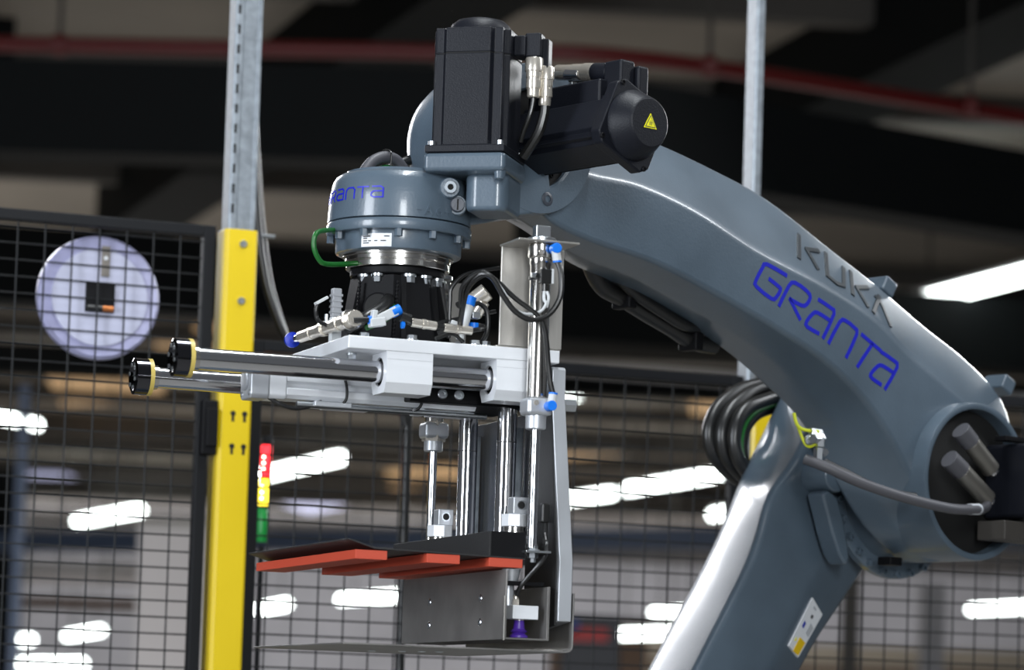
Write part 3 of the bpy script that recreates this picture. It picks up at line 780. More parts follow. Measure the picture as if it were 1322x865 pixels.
# hoses, cables and fittings on the mounting plate
def hose(pts, r, m='black_rubber', name='hose', parent=gr, n=10):
    return MB().tube(pts, r, n).build(name, m, parent)
hose([(0.0480, -0.13, -0.1150), (0.0415, -0.16, -0.1202), (0.0339, -0.19, -0.0972), (0.0515, -0.21, -0.0796), (0.0723, -0.215, -0.0898), (0.1017, -0.215, -0.1123), (0.131, -0.219, -0.1317), (0.1431, -0.22, -0.147), (0.1497, -0.218, -0.1736), (0.1538, -0.215, -0.2005), (0.158, -0.216, -0.2277), (0.1615, -0.217, -0.241)], 0.0037)
hose([(0.1617, -0.217, -0.056), (0.1660, -0.222, -0.075), (0.1640, -0.225, -0.108), (0.1480, -0.224, -0.133), (0.1237, -0.222, -0.1414), (0.1005, -0.22, -0.1313), (0.0826, -0.22, -0.1112), (0.0658, -0.22, -0.0877), (0.052, -0.21, -0.0824), (0.042, -0.19, -0.0973), (0.045, -0.16, -0.121), (0.055, -0.12, -0.150)], 0.0040)
hose([(0.1465, -0.21, -0.0980), (0.1444, -0.215, -0.110), (0.1464, -0.218, -0.118), (0.1367, -0.218, -0.1294), (0.1139, -0.218, -0.1333), (0.0929, -0.218, -0.1231), (0.0856, -0.218, -0.1085), (0.0712, -0.218, -0.0903)], 0.0022, 'pale_plastic', 'grey_sensor_cable')
hose([(0.1495, -0.212, -0.0990), (0.1515, -0.214, -0.108), (0.1480, -0.216, -0.122)], 0.0022, 'pale_plastic', 'grey_sensor_cable')
hose([(0.0743, -0.02, -0.150), (0.0743, -0.02, -0.0953), (0.076, -0.02, -0.0772), (0.0931, -0.02, -0.0578), (0.1166, -0.02, -0.0492), (0.1485, -0.02, -0.0421)], 0.003)
hose([(0.083, -0.05, -0.150), (0.083, -0.05, -0.1092), (0.0869, -0.05, -0.0866), (0.1016, -0.05, -0.0675), (0.1178, -0.05, -0.0573)], 0.003)
hose([(0.0508, -0.02, -0.1307), (0.0859, -0.02, -0.1213), (0.1447, -0.02, -0.1056)], 0.003)
hose([(0.07, -0.09, -0.125), (0.085, -0.1, -0.108), (0.098, -0.11, -0.118), (0.1, -0.11, -0.148), (0.092, -0.1, -0.168)], 0.0035)
hose([(0.04, -0.07, -0.15), (0.075, -0.09, -0.1380), (0.105, -0.1, -0.1400)], 0.0033)
hose([(0.02, -0.12, -0.165), (0.045, -0.12, -0.156), (0.06, -0.125, -0.168)], 0.003)
hose([(-0.012, 0.0, -0.098), (-0.0300, -0.045, -0.110), (-0.0481, -0.07, -0.1250), (-0.0751, -0.085, -0.1410), (-0.0900, -0.06, -0.150)], 0.0098, 'black_rubber', 'thick_hose', gr, 14)
hose([(-0.010, -0.015, -0.108), (-0.0230, -0.055, -0.1200), (-0.0343, -0.078, -0.1320), (-0.0511, -0.088, -0.1430), (-0.0735, -0.09, -0.1536)], 0.0042, 'green_tube', 'green_hose')

def fitting_chain(name, pts_r, m, parent=gr):
    mb = MB()
    for p, q, r in pts_r:
        mb.cyl(p, q, r, None, 18)
    return mb.build(name, m, parent, 0.0004)
f1 = lambda t: Vector((-0.1, 0.1794, -0.1441)).lerp(Vector((-0.1, -0.1250, -0.1455)), t)
mfit = fitting_chain('air_manifold', [(f1(0.14), f1(0.30), 0.0085), (f1(0.30), f1(0.34), 0.0095), (f1(0.34), f1(0.50), 0.0088), (f1(0.50), f1(0.54), 0.0112), (f1(0.54), f1(0.72), 0.009), (f1(0.72), f1(0.78), 0.0108), (f1(0.78), f1(0.90), 0.0098), (f1(0.90), f1(1.0), 0.0115)], 'nickel')
cyl('stem_tube', 'chrome', mfit, f1(0.0), f1(0.14), 0.0055)
MB().lathe(f1(-0.02), f1(1) - f1(0), [(0.0115, 0), (0.0115, 0.006), (0.007, 0.007)], 24).build('blue_ring', 'navy_plastic', mfit)
MB().lathe(f1(0.93), f1(1) - f1(0), [(0.0150, 0), (0.0150, 0.004)], 24).build('steel_ring', 'turned_steel', mfit)
cyl('pipe_clip', 'zinc', mfit, f1(0.55) + Vector((0, 0, 0.008)), f1(0.55) + Vector((0, 0, 0.020)), 0.0035)
v1 = MB().obox((-0.060, -0.13, -0.1410), (0.040, 0.013, 0.013), Matrix.Rotation(R(-30), 3, 'Y')).obox((-0.0705, -0.13, -0.1500), (0.022, 0.016, 0.012), Matrix.Rotation(R(-10), 3, 'Y')).obox((-0.0755, -0.13, -0.1420), (0.007, 0.014, 0.018), Matrix.Rotation(R(8), 3, 'Y')).build('flow_valve', 'pale_plastic', gr, 0.0015)
cyl('valve_knob', 'blue_plastic', v1, (-0.0490, -0.13, -0.1350), (-0.0370, -0.13, -0.1285), 0.0078, None, 14, 0.0008)
cyl('tube_ring', 'blue_plastic', v1, (-0.0830, -0.13, -0.1470), (-0.0785, -0.13, -0.1470), 0.0058)
cyl('tube_ring', 'blue_plastic', v1, (-0.0345, -0.13, -0.1500), (-0.0305, -0.13, -0.1500), 0.0055)
cyl('black_elbow', 'black_rubber', v1, (-0.0360, -0.13, -0.1385), (-0.0220, -0.13, -0.1425), 0.0075)
hose([(-0.104, -0.128, -0.149), (-0.094, -0.13, -0.148), (-0.080, -0.13, -0.147)], 0.004)
c2_ = fitting_chain('inline_connector', [((-0.0200, -0.13, -0.1457), (-0.004, -0.13, -0.1469), 0.0062), ((-0.004, -0.13, -0.1469), (0.002, -0.13, -0.1473), 0.0072), ((0.002, -0.13, -0.1473), (0.0167, -0.13, -0.1484), 0.0064)], 'nickel')
c3_ = fitting_chain('inline_connector', [((0.0283, -0.13, -0.1497), (0.047, -0.13, -0.1503), 0.0062), ((0.047, -0.13, -0.1503), (0.052, -0.13, -0.1505), 0.007), ((0.052, -0.13, -0.1505), (0.0698, -0.13, -0.151), 0.0063)], 'nickel')
hose([(-0.034, -0.13, -0.1450), (-0.026, -0.13, -0.1452), (-0.018, -0.13, -0.1458)], 0.0045)
hose([(0.0150, -0.13, -0.1484), (0.023, -0.13, -0.149), (0.030, -0.13, -0.1497)], 0.0045)
hose([(0.068, -0.13, -0.151), (0.088, -0.12, -0.146), (0.104, -0.10, -0.140)], 0.0035)
v2 = MB().cyl((0.0585, -0.12, -0.1490), (0.0672, -0.12, -0.1140), 0.0080, None, 20).cyl((0.0560, -0.12, -0.1640), (0.0585, -0.12, -0.1490), 0.0055, None, 14).obox((0.0510, -0.123, -0.1430), (0.020, 0.006, 0.006), Matrix.Rotation(R(20), 3, 'Y')).build('flow_valve', 'pale_plastic', gr, 0.0006)
cyl('valve_knob', 'blue_plastic', v2, (0.0670, -0.12, -0.1145), (0.0702, -0.12, -0.1015), 0.0088, None, 14, 0.001)
box('nut', 'zinc', v2, 0.074, 0.086, -0.12, -0.108, -0.132, -0.122, 0.001)
cyl('tube_ring', 'blue_plastic', v2, (0.078, -0.115, -0.1480), (0.078, -0.115, -0.1380), 0.0068)
m2 = fitting_chain('brass_regulator', [((0.096, -0.06, -0.100), (0.112, -0.07, -0.085), 0.013), ((0.1, -0.06, -0.118), (0.108, -0.07, -0.100), 0.009)], 'nickel')
plg = MB().box(-0.0975, -0.0835, -0.006, 0.006, -0.130, -0.0885).build('grey_plug', 'grey_plastic', gr, 0.002)
for k in range(4):
    box('grip_rib', 'grey_plastic', plg, -0.0985, -0.0825, -0.0068, 0.0068, -0.124 + 0.008 * k, -0.121 + 0.008 * k)
box('plug_base', 'pale_plastic', plg, -0.0980, -0.0830, -0.007, 0.007, -0.172, -0.130, 0.001)
MB().obox((-0.1125, 0, -0.1075), (0.020, 0.012, 0.004), Matrix.Rotation(R(-32), 3, 'Y')).build('plug_lid', 'pale_plastic', plg, 0.0006)
hose([(-0.1170, 0, -0.112), (-0.1200, 0, -0.122), (-0.1165, 0, -0.136), (-0.1080, -0.02, -0.145)], 0.003)

# ================================================================== THE ROBOT (local x along the forearm, y away from the camera)
AO = Vector((-0.177846, 4.637581, 2.210937))
BASE = Vector((0.33, 0.21, -2.210937))
Rz41 = Matrix.Rotation(R(41), 3, 'Z')
rb = root('industrial_robot', AO + Rz41 @ BASE, 41, 'blue-grey industrial palletising robot arm with black motors and blue lettering', 'robot')

# ---- forearm casting, lofted along stations; each gives upper outline, ridge, crease, lower outline (x, z)
ST = [[(.30, .262), (.24, .19), (.19, .09), (.25, .085)], [(.382, .225), (.30, .135), (.24, .05), (.33, .066)], [(.502, .216), (.425, .128), (.33, .029), (.433, .025)],
      [(.639, .19), (.547, .104), (.458, .013), (.542, .001)], [(.761, .159), (.679, .06), (.6, -.023), (.664, -.036)], [(.909, .098), (.824, .025), (.734, -.062), (.78, -.078)],
      [(1.02, .052), (.952, -.017), (.847, -.103), (.872, -.125)], [(1.136, -.002), (1.037, -.066), (.931, -.151), (.935, -.169)], [(1.257, -.054), (1.121, -.106), (.998, -.208), (.968, -.222)],
      [(1.345, -.11), (1.205, -.15), (1.06, -.282), (.996, -.286)], [(1.375, -.17), (1.25, -.21), (1.125, -.352), (1.054, -.353)], [(1.36, -.22), (1.26, -.26), (1.19, -.396), (1.133, -.40)]]
YN, CH = -0.06, 0.06
YFS = [.17, .17, .17, .17, .17, .17, .17, .16, .14, .11, .085, .075]
YLS = [.11, .11, .11, .11, .11, .11, .11, .10, .08, .055, .045, .045]
def crv(idx, t):
    P = [q[idx] for q in ST]
    n = len(P) - 1
    i = min(int(t), n - 1)
    f = t - i
    a, b, c, d = [P[max(0, min(n, j))] for j in (i - 1, i, i + 1, i + 2)]
    return tuple(0.5 * (2 * b[k] + (c[k] - a[k]) * f + (2 * a[k] - 5 * b[k] + 4 * c[k] - d[k]) * f * f + (3 * b[k] - a[k] - 3 * c[k] + d[k]) * f ** 3) for k in (0, 1))
def section(t):
    U, Rg, Cr, L = [crv(i, t) for i in range(4)]
    k0 = min(int(t), len(ST) - 2)
    yf = YFS[k0] + (YFS[k0 + 1] - YFS[k0]) * (t - k0)
    yl = YLS[k0] + (YLS[k0 + 1] - YLS[k0]) * (t - k0)
    P = [(U[0], YN + CH, U[1]), (Rg[0], YN, Rg[1]), (Cr[0], YN, Cr[1]),
         (L[0] * 0.5 + Cr[0] * 0.5 - 0.004, (yl + YN) / 2, L[1] * 0.5 + Cr[1] * 0.5 - 0.006), (L[0], yl, L[1]), (Rg[0], yf, Rg[1]), (U[0], max(YN + CH + 0.02, yf - CH), U[1])]
    P = [Vector(p) for p in P]
    out = []
    n = len(P)
    for i in range(n):
        a, b, c = P[i - 1], P[i], P[(i + 1) % n]
        r1 = min(0.010, (a - b).length * 0.42)
        r2 = min(0.010, (c - b).length * 0.42)
        p = b + (a - b).normalized() * r1
        q = b + (c - b).normalized() * r2
        for k in range(5):
            f = k / 4
            out.append(p * (1 - f) ** 2 + b * 2 * f * (1 - f) + q * f * f)
    return out
mb = MB()
secs = [section(k / 6) for k in range(0, (len(ST) - 1) * 6 + 1)]
n = len(secs[0])
vs = [v for s_ in secs for v in s_]
fs = []
for i in range(len(secs) - 1):
    for k in range(n):
        k2 = (k + 1) % n
        fs.append((i * n + k, i * n + k2, (i + 1) * n + k2, (i + 1) * n + k))
fs.append(tuple(range(n)))
fs.append(tuple(range((len(secs) - 1) * n, len(secs) * n)))
forearm = mb.add(vs, fs).build('forearm', 'robot_paint', rb, 0, 50)

GRANTA = [[[(0.7451, 0.0281), (0.7007, 0.0406), (0.6913, 0.034), (0.6767, 0.0111), (0.6789, 0.0021), (0.7125, -0.0129), (0.7231, -0.0103), (0.7324, 0.0025), (0.7292, 0.0079), (0.7074, 0.0174)]], [[(0.7309, -0.0218), (0.7516, 0.0116), (0.7652, 0.0187), (0.7933, 0.0084), (0.8016, -0.001), (0.7931, -0.0134), (0.7813, -0.0161), (0.7549, -0.0088)], [(0.7549, -0.0088), (0.7792, -0.0385)]], [[(0.8216, -0.0026), (0.8501, -0.0126), (0.8575, -0.0216), (0.8339, -0.0625)], [(0.8468, -0.0325), (0.8199, -0.0237), (0.8085, -0.0263), (0.7942, -0.041), (0.7964, -0.0491), (0.8226, -0.0567)]], [[(0.8472, -0.0695), (0.8711, -0.0334), (0.8841, -0.0292), (0.9069, -0.0387), (0.9124, -0.0486), (0.8893, -0.0882)]], [[(0.9246, -0.048), (0.9698, -0.0694)], [(0.9498, -0.0609), (0.9163, -0.1009)]], [[(0.973, -0.0719), (1.0036, -0.083), (1.0113, -0.0929), (0.9834, -0.1311)], [(1.0001, -0.1018), (0.9753, -0.0936), (0.9635, -0.0962), (0.9485, -0.1097), (0.9508, -0.1165), (0.9728, -0.125)]]]
for letter in GRANTA:
    mb = MB()
    for st in letter:
        mb.stroke(catmull([(x, YN, z) for x, z in st], 2) if len(st) > 3 else [(x, YN, z) for x, z in st], (0, -1, 0), 0.0066, 0.0006)
    mb.build('letter', 'lettering_blue', forearm, 0, 30)
KUKA = [[[(4.519, 0.729), (4.597, 0.28)], [(4.831, 0.699), (4.665, 0.556)], [(4.665, 0.556), (4.894, 0.287)]], [[(4.948, 0.766), (5.07, 0.266), (5.248, 0.217), (5.367, 0.275), (5.295, 0.722)]], [[(5.443, 0.76), (5.547, 0.206)], [(5.819, 0.681), (5.602, 0.462)], [(5.603, 0.45), (5.845, 0.157)]], [[(5.978, 0.123), (6.078, 0.69)], [(6.004, 0.609), (6.147, 0.524), (6.401, 0.176)]]]
def surf(s_, t_):
    U, Rg = crv(0, s_), crv(1, s_)
    return Vector((Rg[0] + (U[0] - Rg[0]) * t_, YN + CH * t_, Rg[1] + (U[1] - Rg[1]) * t_))
def surf_n(s_, t_):
    a = surf(s_ + 0.02, t_) - surf(s_ - 0.02, t_)
    b = surf(s_, t_ + 0.02) - surf(s_, t_ - 0.02)
    nn = a.cross(b).normalized()
    return nn if nn.y < 0 else -nn
for letter in KUKA:
    mb = MB()
    for st in letter:
        mb.stroke([surf(*p) for p in st], [surf_n(*p) for p in st], 0.0085, 0.0025, 0.003)
    mb.build('raised_letter', 'letter_shade', forearm, 0.0008, 30)
# small lifting lugs on the top of the casting
for x, z in ((1.062, 0.052), (1.372, -0.083)):
    MB().obox((x, 0.03, z), (0.030, 0.05, 0.028), Matrix.Rotation(R(28), 3, 'Y')).build('lifting_lug', 'robot_paint', forearm, 0.004)
# hose carrier clipped below the casting
MB().tube([(0.475, 0.11, 0.035), (0.51, 0.118, 0.000), (0.56, 0.122, -0.014), (0.61, 0.122, -0.031), (0.664, 0.122, -0.048), (0.72, 0.122, -0.067), (0.765, 0.118, -0.070)], 0.015, 12).build('underside_hose', 'black_rubber', rb)
MB().tube([(0.53, 0.10, 0.012), (0.57, 0.095, -0.012), (0.62, 0.092, -0.032), (0.67, 0.092, -0.048), (0.71, 0.10, -0.045)], 0.010, 12).build('underside_hose', 'black_rubber', rb)
box('hose_clip', 'black_paint', rb, 0.555, 0.573, 0.10, 0.142, -0.032, 0.03, 0.003)
box('hose_clip', 'black_paint', rb, 0.705, 0.723, 0.10, 0.142, -0.084, -0.03, 0.003)

# ---- elbow hub: open cylinder with the elbow motor inside
HX, HZ = 1.185, -0.2695
hub = MB().lathe((HX, 0.095, HZ), (0, -1, 0), [(0.128, 0), (0.133, 0.004), (0.133, 0.175), (0.1315, 0.183), (0.126, 0.1845), (0.1215, 0.1825), (0.1205, 0.175), (0.1205, 0.155)], 72, caps=False).build('elbow_hub', 'robot_paint', rb, 0, 40)
MB().lathe((HX, -0.062, HZ), (0, -1, 0), [(0.1215, -0.004), (0.1215, 0.0), (0.09, 0.002), (0.02, 0.002)], 48).build('hub_floor', 'black_hole', hub)
em = MB().box(HX + 0.035, HX + 0.175, -0.21, -0.07, HZ - 0.06, HZ + 0.065).build('elbow_motor', 'black_cast', rb, 0.008)
MB().lathe((HX + 0.10, -0.21, HZ), (0, -1, 0), [(0.06, 0), (0.058, 0.012), (0.045, 0.022), (0.02, 0.024)], 32).build('motor_cap', 'black_cast', em)
box('motor_rail', 'black_paint', em, HX + 0.01, HX + 0.3, -0.14, -0.115, HZ + 0.068, HZ + 0.076, 0.001)
box('motor_shelf', 'purlin', em, HX + 0.0, HX + 0.28, -0.15, -0.09, HZ - 0.098, HZ - 0.066, 0.002)
for (p, q), (q2, r_) in ((((1.1147, -0.11, -0.1898), (1.1386, -0.112, -0.2097)), ((1.1386, -0.112, -0.2097), (1.1889, -0.115, -0.2508))), (((1.0875, -0.11, -0.2395), (1.117, -0.112, -0.2577)), ((1.117, -0.112, -0.2577), (1.1808, -0.115, -0.3005)))):
    cb = cyl('connector_body', 'grey_cable', rb, p, q, 0.0165, None, 20, 0.001)
    ccb = cyl('connector_sleeve', 'nickel', cb, q2, r_, 0.0155, None, 20, 0.0015)
    ccb.data.materials[0] = MATS['dull_sleeve'] if 'dull_sleeve' in MATS else mat('dull_sleeve', (0.22, 0.21, 0.19), 0.4, 0.8)
    cyl('connector_tip', 'chrome', cb, r_, Vector(r_) + (Vector(r_) - Vector(q2)).normalized() * 0.006, 0.011, None, 16)
hose([(1.1768, -0.116, -0.2975), (1.1700, -0.122, -0.3120), (1.15, -0.13, -0.3190), (1.1155, -0.145, -0.3225), (1.0486, -0.15, -0.3259), (0.9637, -0.13, -0.3143), (0.8912, -0.10, -0.2949), (0.8423, -0.07, -0.2727), (0.8194, -0.04, -0.2586)], 0.0085, 'grey_cable', 'elbow_cable', rb, 12)
cyl('cable_label', 'print_grey', rb, (1.128, -0.141, -0.3215), (1.1, -0.146, -0.3235), 0.0095, None, 14)
hose([(1.03, -0.09, -0.305), (0.98, -0.085, -0.302), (0.93, -0.08, -0.292), (0.88, -0.07, -0.275), (0.845, -0.06, -0.262)], 0.0055, 'black_rubber', 'elbow_cable', rb, 10)

# bolted joint flange behind the hub
fl = MB().lathe((HX, 0.105, HZ), (0, -1, 0), [(0.160, 0), (0.160, 0.012), (0.157, 0.0145), (0.133, 0.0145)], 64).build('joint_flange', 'robot_paint', rb, 0, 40)
for k in range(28):
    a = 2 * math.pi * k / 28
    MB().lathe((HX + 0.152 * math.cos(a), 0.0905, HZ + 0.152 * math.sin(a)), (0, -1, 0), [(0.0068, 0), (0.0068, 0.009), (0.004, 0.0092), (0.004, 0.005)], 10).build('bolt', 'robot_paint', fl)
lug = MB().prism([(x - 0.016, z) for x, z in [(0.985, -0.300), (1.000, -0.292), (1.022, -0.303), (1.037, -0.335), (1.045, -0.362), (1.052, -0.383), (1.055, -0.405), (1.048, -0.417), (1.030, -0.40), (1.012, -0.365), (0.998, -0.33)]], 'y', 0.06, 0.10).build('stop_lug', 'robot_paint', rb, 0.006)
box('limit_block', 'black_paint', rb, 1.095, 1.125, 0.02, 0.05, -0.412, -0.398, 0.002)

# ---- link arm from shoulder to elbow
near = [(0.958, -0.2357), (0.8961, -0.3076), (0.8697, -0.3812), (0.8361, -0.4482), (0.7356, -0.6016)]
crease = [(1.10, -0.28), (1.075, -0.34), (1.045, -0.38), (1.0, -0.447), (0.9071, -0.5953)]
rsil = [(1.215, -0.345), (1.195, -0.385), (1.165, -0.42), (1.12, -0.471), (1.0187, -0.5914)]
lsil = [(1.04, -0.19), (0.985, -0.28), (0.945, -0.36), (0.899, -0.436), (0.797, -0.588)]
def ext(c, k):
    a, b = c[-2], c[-1]
    d = ((b[0] - a[0]), (b[1] - a[1]))
    l = math.hypot(*d)
    return (b[0] - 0.545 * k, b[1] - 0.839 * k)
rows = []
top = (0.0, 0.06)
for i in range(-1, len(near) + 2):
    if i == -1:
        g = [(p[0][0] + 0.05, p[0][1] + 0.085) for p in (lsil, near, crease, rsil)]
    elif i < len(near):
        g = [lsil[i], near[i], crease[i], rsil[i]]
    else:
        k = (0.35, 0.95)[i - len(near)]
        g = [ext(c, k) for c in (lsil, near, crease, rsil)]
    ls, nr, cr_, rs = g
    rows.append([(ls[0], 0.27, ls[1]), (nr[0], 0.112, nr[1]), (cr_[0], 0.112, cr_[1]), (rs[0], 0.145, rs[1]), (rs[0] + 0.03, 0.24, rs[1] + 0.02), (cr_[0] + 0.05, 0.30, cr_[1] + 0.03), (ls[0] + 0.04, 0.31, ls[1] + 0.02)])
def round_poly(P, r0):
    P = [Vector(p) for p in P]
    out = []
    n_ = len(P)
    for i in range(n_):
        a, b, c = P[i - 1], P[i], P[(i + 1) % n_]
        p = b + (a - b).normalized() * min(r0, (a - b).length * 0.4)
        q = b + (c - b).normalized() * min(r0, (c - b).length * 0.4)
        for k in range(4):
            f = k / 3
            out.append(p * (1 - f) ** 2 + b * 2 * f * (1 - f) + q * f * f)
    return out
secs = []
for i in range(len(rows) - 1):
    for k in range(5):
        f = k / 5
        def cm(j):
            a, b, c, d = [Vector(rows[max(0, min(len(rows) - 1, q))][j]) for q in (i - 1, i, i + 1, i + 2)]
            return 0.5 * (2 * b + (c - a) * f + (2 * a - 5 * b + 4 * c - d) * f * f + (3 * b - a - 3 * c + d) * f ** 3)
        secs.append(round_poly([cm(j) for j in range(7)], 0.018))
secs.append(round_poly(rows[-1], 0.018))
n = len(secs[0])
fs = []
for i in range(len(secs) - 1):
    for k in range(n):
        k2 = (k + 1) % n
        fs.append((i * n + k, i * n + k2, (i + 1) * n + k2, (i + 1) * n + k))
fs.append(tuple(range(n)))
fs.append(tuple(range((len(secs) - 1) * n, len(secs) * n)))
link = MB().add([v for s_ in secs for v in s_], fs).build('link_arm', 'robot_paint', rb, 0, 50)
MB().lathe((HX, 0.30, HZ), (0, -1, 0), [(0.12, 0), (0.135, 0.012), (0.135, 0.19), (0.128, 0.197)], 56).build('elbow_drum', 'robot_paint', rb, 0, 40)
cyl('drum_boss', 'robot_paint', rb, (0.998, 0.13, -0.268), (0.998, 0.055, -0.268), 0.028, None, 28, 0.004)

# safety sticker on the chamfer of the link arm
def lerp3(a, b, t_): return Vector(a).lerp(Vector(b), t_)
ca, cb_ = Vector((1.020, 0.112, -0.416)), Vector((0.9071, 0.112, -0.5953))
ra, rb2 = Vector((1.138, 0.145, -0.450)), Vector((1.0187, 0.145, -0.5914))
def chm(s_, t_): return (ca.lerp(cb_, s_)).lerp(ra.lerp(rb2, s_), t_)
cn = (cb_ - ca).cross(ra - ca).normalized()
if cn.y > 0: cn = -cn
def decal(name, m, pts, parent, h):
    P = [chm(*p) for p in pts]
    k = len(P)
    return MB().add([p + cn * (h - 0.004) for p in P] + [p + cn * h for p in P], [tuple(range(k - 1, -1, -1)), tuple(range(k, 2 * k))] + [(i, (i + 1) % k, k + (i + 1) % k, k + i) for i in range(k)]).build(name, m, parent, 0, 0)
stk = decal('safety_sticker', 'sticker_white', [(0.28, 0.18), (0.38, 0.62), (0.86, 0.62), (0.76, 0.18)], link, 0.0030)
decal('yellow_field', 'sticker_yellow', [(0.66, 0.36), (0.70, 0.58), (0.84, 0.58), (0.80, 0.36)], link, 0.0036)
decal('blue_mark', 'navy_plastic', [(0.50, 0.26), (0.52, 0.32), (0.57, 0.32), (0.55, 0.26)], link, 0.0036)
decal('print_mark', 'print_dark', [(0.42, 0.36), (0.43, 0.42), (0.46, 0.42), (0.45, 0.36)], link, 0.0036)
decal('print_mark', 'print_grey', [(0.34, 0.30), (0.36, 0.40), (0.38, 0.40), (0.36, 0.30)], link, 0.0036)
decal('text_block', 'print_grey', [(0.50, 0.44), (0.54, 0.58), (0.64, 0.58), (0.60, 0.44)], link, 0.0036)
decal('warning_mark', 'warn_yellow', [(0.665, 0.26), (0.70, 0.24), (0.70, 0.31)], link, 0.0036)

# silver hex fittings and earth wire at the elbow
hx = MB()
for p, q, r_ in (((0.825, -0.045, -0.214), (0.85, -0.045, -0.214), 0.006), ((0.828, -0.05, -0.226), (0.848, -0.05, -0.224), 0.009), ((0.842, -0.05, -0.238), (0.842, -0.05, -0.222), 0.010), ((0.840, -0.05, -0.262), (0.841, -0.05, -0.240), 0.0085)):
    hx.cyl(p, q, r_, None, 6)
hx.build('gland_fitting', 'zinc', rb)
hexbolt(rb, (0.820, -0.048, -0.228), (-0.3, -1, 0), 0.007, 0.012)
hexbolt(rb, (0.852, -0.048, -0.246), (-0.3, -1, 0), 0.006, 0.010)
hose([(0.802, -0.03, -0.1857), (0.805, -0.035, -0.2041), (0.816, -0.04, -0.2119), (0.840, -0.05, -0.2132)], 0.0028, 'yellow_green', 'earth_wire', rb)
hose([(0.810, -0.033, -0.208), (0.818, -0.04, -0.2328), (0.826, -0.045, -0.2384), (0.836, -0.05, -0.2313)], 0.0026, 'yellow_green', 'earth_wire', rb)

# cable loop behind the link arm
B1 = [(1.1538, 0.32, -0.085), (1.0853, 0.33, -0.100), (1.0419, 0.33, -0.1233), (1.0107, 0.33, -0.1504), (0.9969, 0.33, -0.1853), (1.0057, 0.33, -0.2182), (1.0333, 0.33, -0.2429), (1.0722, 0.33, -0.2629)]
B2 = [(1.1257, 0.3, -0.105), (1.0657, 0.3, -0.1236), (1.0281, 0.3, -0.1392), (1.0044, 0.3, -0.1655), (0.9982, 0.3, -0.1996), (1.0088, 0.3, -0.2282), (1.0344, 0.3, -0.2531), (1.07, 0.3, -0.29)]
hose(B1, 0.0135, 'black_rubber', 'loop_cable', rb, 12)
hose(B2, 0.0125, 'black_rubber', 'loop_cable', rb, 12)
hose([(p[0] - 0.012, p[1] + 0.02, p[2] + 0.004) for p in B1], 0.0125, 'black_rubber', 'loop_cable', rb, 12)
hose([(p[0] + 0.013, p[1] - 0.004, p[2] - 0.008) for p in B2[:6]], 0.004, 'green_tube', 'green_cable', rb, 10)
hose([(p[0] + 0.030, p[1] + 0.01, p[2] - 0.01) for p in B2], 0.010, 'black_rubber', 'loop_cable', rb, 12)

# shoulder and base (below the picture)
MB().lathe((0.39, 0.36, -1.42), (0, -1, 0), [(0.17, 0), (0.19, 0.015), (0.19, 0.30), (0.17, 0.32)], 48).build('shoulder_drum', 'robot_paint', rb, 0, 40)
MB().lathe((BASE.x, BASE.y, -2.2109), (0, 0, 1), [(0.36, 0), (0.36, 0.04), (0.30, 0.05), (0.27, 0.35), (0.25, 0.38), (0.25, 0.62), (0.2, 0.66)], 56).build('base_column', 'robot_paint', rb, 0, 40)

# ---- wrist: tilt joint housing (axis along local y) and swivel housing (vertical axis)
WX, WZ = 0.196, 0.166
wr = MB().lathe((WX, 0.135, WZ), (0, -1, 0), [(0.02, 0), (0.05, 0.002), (0.08, 0.010), (0.100, 0.028), (0.109, 0.05), (0.112, 0.08), (0.1125, 0.206), (0.1110, 0.2105), (0.077, 0.2105), (0.0735, 0.207), (0.0735, 0.185)], 72).build('wrist_housing', 'robot_paint', rb, 0, 40)
MB().lathe((WX, -0.060, WZ), (0, -1, 0), [(0.074, 0), (0.074, 0.0055), (0.03, 0.006)], 40).build('motor_well', 'black_hole', wr)
for k in range(5):
    a = R(-70 + k * 18)
    capbolt(wr, (WX + 0.062 * math.cos(a), -0.066, WZ + 0.062 * math.sin(a)), (0, -1, 0), 0.004, 0.003, 'black_paint')
web = MB().prism([(-0.02, 0.0155), (0.05, 0.0155), (0.105, 0.028), (0.15, 0.043), (0.196, 0.0535), (0.23, 0.075), (0.21, 0.19), (0.12, 0.135), (0.04, 0.098), (-0.02, 0.08)], 'y', -0.0752, 0.075).build('wrist_web', 'robot_paint', rb, 0.005)
capbolt(wr, (0.219, -0.0755, 0.0785), (0, -1, 0), 0.0105, 0.003, 'robot_paint_dark')
def tiny_text(parent, strokes, o, ex, ez, nrm, sc, w, h, m='robot_paint', name='raised_letter'):
    o, ex, ez = Vector(o), Vector(ex), Vector(ez)
    for st in strokes:
        mb = MB()
        for s_ in st:
            mb.stroke([o + ex * (p[0] * sc) + ez * (p[1] * sc) for p in s_], nrm, w, h)
        mb.build(name, m, parent)
A_ = [[(0, 0), (0.35, 1), (0.7, 0)], [(0.15, 0.4), (0.55, 0.4)]]
five = [[(0.6, 1), (0.1, 1), (0.08, 0.6), (0.45, 0.62), (0.62, 0.4), (0.55, 0.1), (0.3, 0), (0.05, 0.08)]]
six = [[(0.5, 1), (0.15, 0.65), (0.05, 0.3), (0.2, 0.02), (0.45, 0.02), (0.6, 0.25), (0.5, 0.5), (0.2, 0.52), (0.08, 0.35)]]
plus = [[(0, 0.5), (0.5, 0.5)], [(0.25, 0.25), (0.25, 0.75)]]
minus = [[(0, 0.5), (0.4, 0.5)]]
def shift(st, dx): return [[(p[0] + dx, p[1]) for p in s_] for s_ in st]
tiny_text(wr, [A_, shift(five, 0.85), shift(plus, 1.7)], (0.140, -0.0755, 0.128), (0.72, 0, -0.70), (0.70, 0, 0.72), (0, -1, 0), 0.0150, 0.0022, 0.0014)

